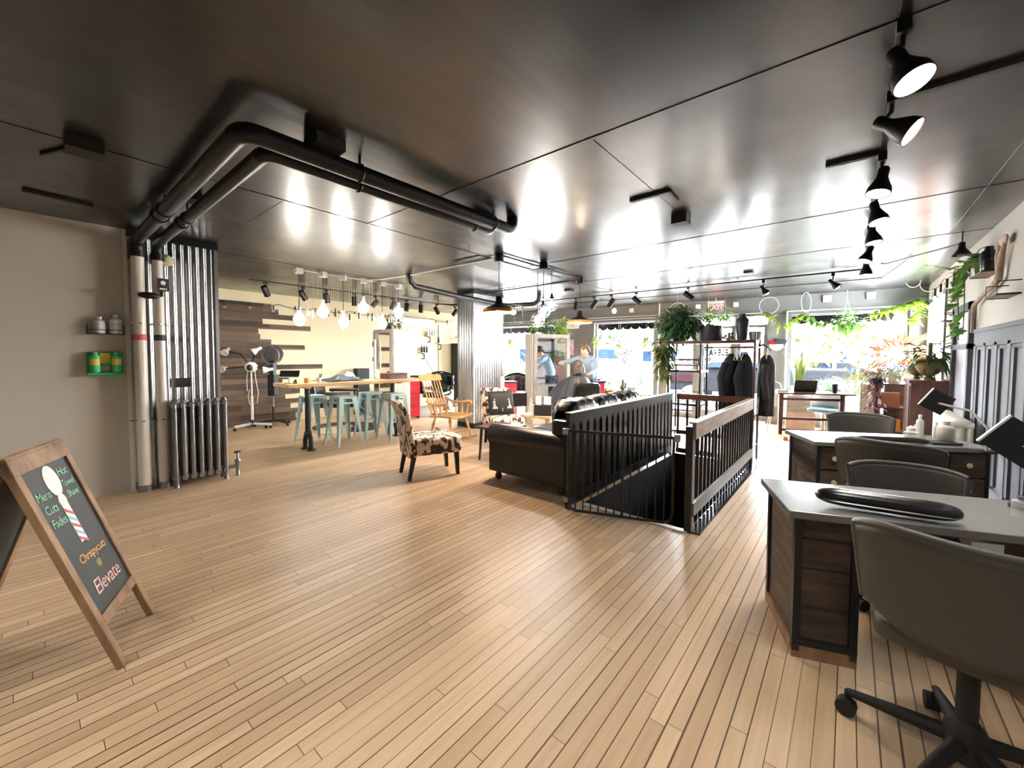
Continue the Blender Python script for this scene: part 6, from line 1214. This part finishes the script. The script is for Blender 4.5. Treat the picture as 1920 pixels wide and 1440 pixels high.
c = onF(1587, 603, .25); t = thing('hanging_basket', 'leafy hanging basket on white cords in the right shop window', 'hanging plant', (c.x, c.y, c.z)); foliage('foliage', t, M_leaf, 260, (0, 0, .03), (.22, .2, .16), .10, .4, .15); b = MB(); b.lathe([(.06, -.1), (.13, 0), (.12, 0), (.05, -.09)], n=18); b.build('basket', M_potw, t); b = MB()
for a in (0, 2.1, 4.2): b.cyl((.12*math.cos(a), .12*math.sin(a), 0), (0, 0, .42), .004, n=5)
b.cyl((0, 0, .42), (0, 0, H-c.z), .004, n=5); b.build('cord', M_wpipe, t)
c = onF(1456, 646, .03); t = thing('wall_pocket', 'white half round wall pocket on the grey post holding red and black cards', 'wall pocket', (c.x, c.y, c.z), FANG+PI); b = MB(); b.lathe([(0.001, -.13), (.07, -.11), (.12, -.05), (.13, 0), (.12, 0)], n=20); b.build('pocket', M_white, t)
b = MB().at((.05, .05, 0), rx=.3, ry=.5); b.box(-.04, -.005, -.02, .04, .005, .10); b.build('red_card', M_red, t)
for x in (-.02, -.10): b = MB().at((x, .05, .01), rx=.3, ry=-.5); b.box(-.045, -.005, -.02, .045, .005, .11); b.build('black_card', M_ink, t)
# lights on the front beam, exit sign
for i, (px, py, lab) in enumerate(((1184, 582, 'small white square box on the front beam above the middle window'), (1309, 575, 'small white square box left of the red exit sign'), (1380, 571, 'small white square box right of the red exit sign'), (1551, 560, 'larger white square box above the right shop window, left one'), (1633, 554, 'larger white square box above the right shop window, right one'))):
    c = onF(px, py, .02); s = .05 if i < 3 else .065; b = MB().at((c.x, c.y, c.z), FANG); b.box(-s, -.02, -s, s, .018, s); tag(b.build('wall_box', M_white, bevel=.006), lab, 'wall box')
c = onF(1342, 576, .35); t = thing('exit_sign', 'lit red EXIT sign hanging between leafy plants above the glass door', 'sign', (c.x, c.y, c.z), FANG); b = MB(); b.box(-.16, -.012, -.09, .16, .012, .09); b.build('panel', M_jar, t); text('EXIT', .15, M_exit, 'lettering', t, Matrix.Translation((0, -.016, -.052)) @ Matrix.Rotation(PI/2, 4, 'X'), .002, space=1.0); b = MB(); b.box(-.16, -.03, .09, .16, .03, .13); b.cyl((0, 0, .13), (0, 0, H-c.z), .01, n=6); b.build('mount', M_white, t)
for px, lab in ((1328, 'round leafy hanging plant left of the exit sign'), (1360, 'leafy hanging plant right of the exit sign')):
    c = onF(px, 588, .45); t = thing('hanging_plant', lab, 'hanging plant', (c.x, c.y, c.z)); foliage('foliage', t, M_leaf, 110, (0, 0, 0), (.13, .11, .12), .10, .4, .08); b = MB(); b.cyl((0, 0, 0), (0, 0, H-c.z), .003, n=4); b.lathe([(.05, -.1), (.07, 0)], n=12); b.build('hanger_pot', M_potw, t)
# middle window sill plants and hanging pots
SILL = .42
MBs = MB().at(FA, FANG); MBs.box(S[1113]-.0, -.28, 0, S[1227]+.0, 0, SILL); tag(MBs.build('window_ledge', M_grey), 'deep grey ledge under the middle shop window', 'ledge')
def onsill(px, off=.14): p = onF(px, 720, off); return (p.x, p.y, SILL+.001)
plant('sill_plant', 'small green plant in a pale pot at the left of the middle window ledge', onsill(1124), M_leaf, .06, .12, M_potw, (.09, .08, .10), 50, .09)
t = thing('window_box', 'terracotta trough with thin grassy plants on the middle window ledge', 'planter', onsill(1142), FANG); b = MB(); b.box(-.15, -.07, 0, .15, .07, .13); b.build('trough', M_terra, t); foliage('foliage', t, M_leafo, 60, (0, 0, .2), (.16, .08, .10), .11)
t = thing('cactus', 'branching cactus in a white pot on the middle window ledge', 'plant', onsill(1168)); pot(t, M_potw, .09, .11); b = MB(); b.tube([(0, 0, .1), (0, 0, .42)], [.035, .03], 10); b.tube([(0, 0, .2), (.07, 0, .22), (.07, 0, .34)], .022, 8); b.tube([(0, 0, .16), (-.06, .02, .18), (-.06, .02, .27)], .02, 8); b.build('cactus_stem', M_leafo, t); foliage('foliage', t, M_leaf, 40, (-.02, 0, .18), (.12, .08, .07), .08)
t = thing('round_pot', 'large grey round pot on the middle window ledge', 'pot', onsill(1186)); b = MB(); b.lathe([(.07, 0), (.14, .06), (.15, .14), (.11, .22), (.12, .24), (.0, .21)], n=22); b.build('pot', M_potg, t); foliage('foliage', t, M_leafp, 30, (0, 0, .34), (.06, .06, .14), .09)
t = thing('wire_ornament', 'white wire globe ornament at the right of the middle window ledge', 'ornament', onsill(1208)); b = MB()
for k in range(4): a0 = PI*k/4; b.tube([(.12*math.cos(a0)*math.cos(q), .12*math.sin(a0)*math.cos(q), .13+.12*math.sin(q)) for q in [2*PI*i/16 for i in range(16)]], .006, 5, closed=True)
b.build('wire', M_white, t); foliage('foliage', t, M_leafo, 40, (0, 0, .12), (.09, .09, .1), .07)
for px, py, lab, s in ((1211, 636, 'small dark pot hanging at the right of the middle window', .06), (1160, 648, 'small hanging plant in the centre of the middle window', .06), (958, 640, 'small hanging plant in the leftmost window', .07), (1117, 633, 'tiny dark hanging pot at the left of the middle window', .035)):
    c = onF(px, py, .12); t = thing('hanging_plant', lab, 'hanging plant', (c.x, c.y, c.z)); b = MB(); b.lathe([(s*.6, -s), (s, s*.6), (s*.9, s*.6), (0, s*.4)], n=14); b.build('pot', M_potg, t); b = MB(); b.cyl((0, 0, s*.6), (0, 0, H-c.z-.0), .0025, n=4) if False else b.cyl((0, 0, s*.6), (0, 0, 2.28-c.z), .0025, n=4); b.build('cord', M_wpipe, t)
    foliage('foliage', t, M_leafl, 34, (0, 0, s), (s*1.4, s*1.3, s), .09, .5, .22)
b = MB(); c = onF(1163, 668, .15); b.lathe([(.045, -.05), (.03, .0), (.006, .05), (.004, .06)], (c.x, c.y, c.z), 14); b.cyl((c.x, c.y, c.z+.05), (c.x, c.y, 2.28), .002, n=4); tag(b.build('hanging_bell', M_white), 'small white bell hanging in the middle window', 'bell')
# notices on the grey door
for px0, py0, px1, py1, lab, mm in ((1062, 608, 1086, 616, 'white notice with scissors on the grey door', M_paper), (1062, 637, 1076, 666, 'white and pink poster on the grey door', mat('pink_print_poster', (.8, .5, .66), .6, var=.5, vs=(18, 18, 18)))):
    a_ = onF(px0, py0, .03); c_ = onF(px1, py1, .03); b = MB().at((a_.x, a_.y, 0), FANG); w_ = (c_-a_).dot(FDIR); b.box(0, -.006, c_.z, w_, -.002, a_.z); tag(b.build('poster', mm), lab, 'poster')
# ================================================================== PEOPLE
def skin_body(name, verts, edges, mt, parent, root=0, sub=2):
    me = bpy.data.meshes.new(name); me.from_pydata([v[0] for v in verts], edges, []); me.update(); o = bpy.data.objects.new(name, me); COL.objects.link(o); o.parent = parent
    sk = o.modifiers.new('skin', 'SKIN'); sk.use_smooth_shade = True
    for i, v in enumerate(verts): r = v[1]; me.skin_vertices[0].data[i].radius = (r, r) if not isinstance(r, tuple) else r; me.skin_vertices[0].data[i].use_root = (i == root)
    s = o.modifiers.new('sub', 'SUBSURF'); s.levels = sub; s.render_levels = sub; me.materials.append(mt); return o
def head(t, c, look, hair, r=.095, back=False):
    c = Vector(c); look = Vector(look).normalized(); Q = look.to_track_quat('X', 'Z').to_matrix().to_4x4(); M = Matrix.Translation(c) @ Q
    b = MB(); b.M = M; b.sph((0, 0, 0), (r*.95, r*.78, r*1.22), 20, 14); b.sph((r*.5, 0, -r*.75), (r*.42, r*.42, r*.38), 12, 8); b.sph((r*.98, 0, -r*.12), (r*.17, r*.12, r*.22), 8, 6)
    for s in (-1, 1): b.sph((0, s*r*.8, -.01), (r*.16, r*.08, r*.26), 8, 6)
    h = b.build('head', M_skin, t)
    b = MB(); b.M = M
    for s in (-1, 1): b.sph((r*.86, s*r*.3, .0), (r*.1, r*.14, r*.08), 8, 6)
    b.build('eyes', M_ink, h); b = MB(); b.M = M; b.sph((r*.86, 0, -r*.58), (r*.08, r*.26, r*.06), 8, 6); b.build('mouth', mat('lips', (.5, .2, .18), .5), h)
    return h, M
# the stylist, standing behind the client and leaning over her
t = thing('person', 'standing stylist in a blue grey shirt leaning over the seated client', 'person', (-3.96, 6.99, 0), 0)
cl = Vector((-3.72, 6.30, 1.22))-Vector((-3.96, 6.99, 0))      # client's head seen from the stylist's feet
V_ = [((0.02, .12, .92), (.15, .12)), ((.02, .10, 1.08), (.145, .115)), ((.04, .03, 1.25), (.17, .12)), ((.06, -.06, 1.38), (.10, .08)),
      ((-.12, -.05, 1.36), .065), ((-.30, -.16, 1.30), .052), ((-.36, -.36, 1.28), .044),
      ((.22, -.02, 1.34), .062), ((.34, -.16, 1.14), .05), ((.30, -.36, 1.08), .042)]
body = skin_body('shirt', V_, [(0, 1), (1, 2), (2, 3), (3, 4), (4, 5), (5, 6), (3, 7), (7, 8), (8, 9)], M_shirt, t)
V_ = [((.02, .12, .90), (.14, .12)), ((-.08, .12, .86), .09), ((-.10, .10, .50), .065), ((-.10, .12, .10), .045), ((-.10, .02, .04), .04), ((.12, .12, .86), .09), ((.14, .14, .50), .065), ((.14, .16, .10), .045), ((.14, .06, .04), .04)]
skin_body('trousers', V_, [(0, 1), (1, 2), (2, 3), (3, 4), (0, 5), (5, 6), (6, 7), (7, 8)], M_pants, t)
V_ = [((.06, -.06, 1.36), .055), ((.07, -.13, 1.46), .05)]; skin_body('neck', V_, [(0, 1)], M_skin, t)
hd, HM = head(t, (.07, -.17, 1.50), (.35, -.75, -.55), M_hairc)
b = MB(); rr = random.Random(11); b.M = HM
for _ in range(70):
    u = Vector((rr.gauss(0, 1), rr.gauss(0, 1), rr.gauss(0, 1))).normalized()
    if u.x > .45 and u.z < .55: continue
    if u.z < -.5: continue
    b.sph((u.x*.092-.01, u.y*.085, u.z*.115+.015), .034, 8, 6)
b.build('curly_hair', M_hairc, t)
for s, w_ in ((-1, (-.36, -.36, 1.28)), (1, (.30, -.36, 1.08))):
    w_ = Vector(w_); d = (cl+Vector((-.07*-s if s > 0 else -.10, .06, 0 if s < 0 else -.12))-w_); d = d.normalized(); b_ = [(w_, .034), (w_+d*.05, (.040, .022))]; ed = [(0, 1)]
    sd = d.cross(Vector((0, 0, 1))).normalized()
    for k in range(4):
        q0 = w_+d*.085+sd*(.027-.018*k); i0 = len(b_); b_ += [(q0, .0095), (q0+d*.035+Vector((0, 0, -.008)), .0085), (q0+d*(.058 if k in (1, 2) else .048)+Vector((0, 0, -.022)), .007)]; ed += [(1, i0), (i0, i0+1), (i0+1, i0+2)]
    i0 = len(b_); b_ += [(w_+d*.045+sd*s*-.045, .010), (w_+d*.075+sd*s*-.055+Vector((0, 0, -.015)), .008)]; ed += [(1, i0), (i0, i0+1)]
    skin_body('hand', b_, ed, M_skin, t, sub=1)
# the client, seated with her back to us under a dark cape
ch = salon_chair('salon_chair', 'black salon chair under the seated client with the dark cape', (-3.72, 6.32, 0), 2.58, .95)
t = thing('person', 'seated client with grey brown hair under a dark salon cape, seen from behind', 'person', (-3.72, 6.32, 0), 1.01)
V_ = [((0, .02, .62), (.16, .13)), ((0, 0, .80), (.15, .12)), ((0, -.02, .97), (.15, .10)), ((0, -.01, 1.06), .055), ((-.16, -.01, .95), .055), ((-.2, .12, .75), .045), ((-.1, .3, .72), .035), ((.16, -.01, .95), .055), ((.2, .12, .75), .045), ((.1, .3, .72), .035), ((-.08, .1, .62), .08), ((-.09, .42, .60), .07), ((-.09, .46, .2), .05), ((.08, .1, .62), .08), ((.09, .42, .60), .07), ((.09, .46, .2), .05)]
skin_body('body', V_, [(0, 1), (1, 2), (2, 3), (2, 4), (4, 5), (5, 6), (2, 7), (7, 8), (8, 9), (0, 10), (10, 11), (11, 12), (0, 13), (13, 14), (14, 15)], M_pants, t)
hd, HM = head(t, (0, .02, 1.19), (0, .9, -.3), M_hairg); b = MB(); b.M = HM
b.grid(lambda u, v: (-.118*math.sin(.25+v*1.7)*math.cos((u-.5)*3.7)*(1+.07*math.sin(u*40)*v), .125*math.sin(.25+v*1.7)*math.sin((u-.5)*3.7), .13*math.cos(v*1.25)-.16*v**2-.0), 36, 12); b.sph((-.02, 0, .035), (.11, .105, .115), 18, 12); b.build('bob_hair', M_hairg, t)
b = MB()
def cape(u, v):
    a = 2*PI*u; f = 1+.07*math.sin(9*a+2*v)*v+.04*math.sin(15*a)*v; fr = max(0, math.sin(a))    # front (+y) drapes farther over the knees
    r = .06+.30*v**.6; zz = 1.08-.07*v**.4-.70*v**1.7*(1-.6*fr)
    return (r*math.cos(a)*f*1.02-.22*v*fr, (r*f*math.sin(a))+.16*fr*v, zz)
b.grid(cape, 72, 18); b.build('cape', M_cape, t, solid=.004)
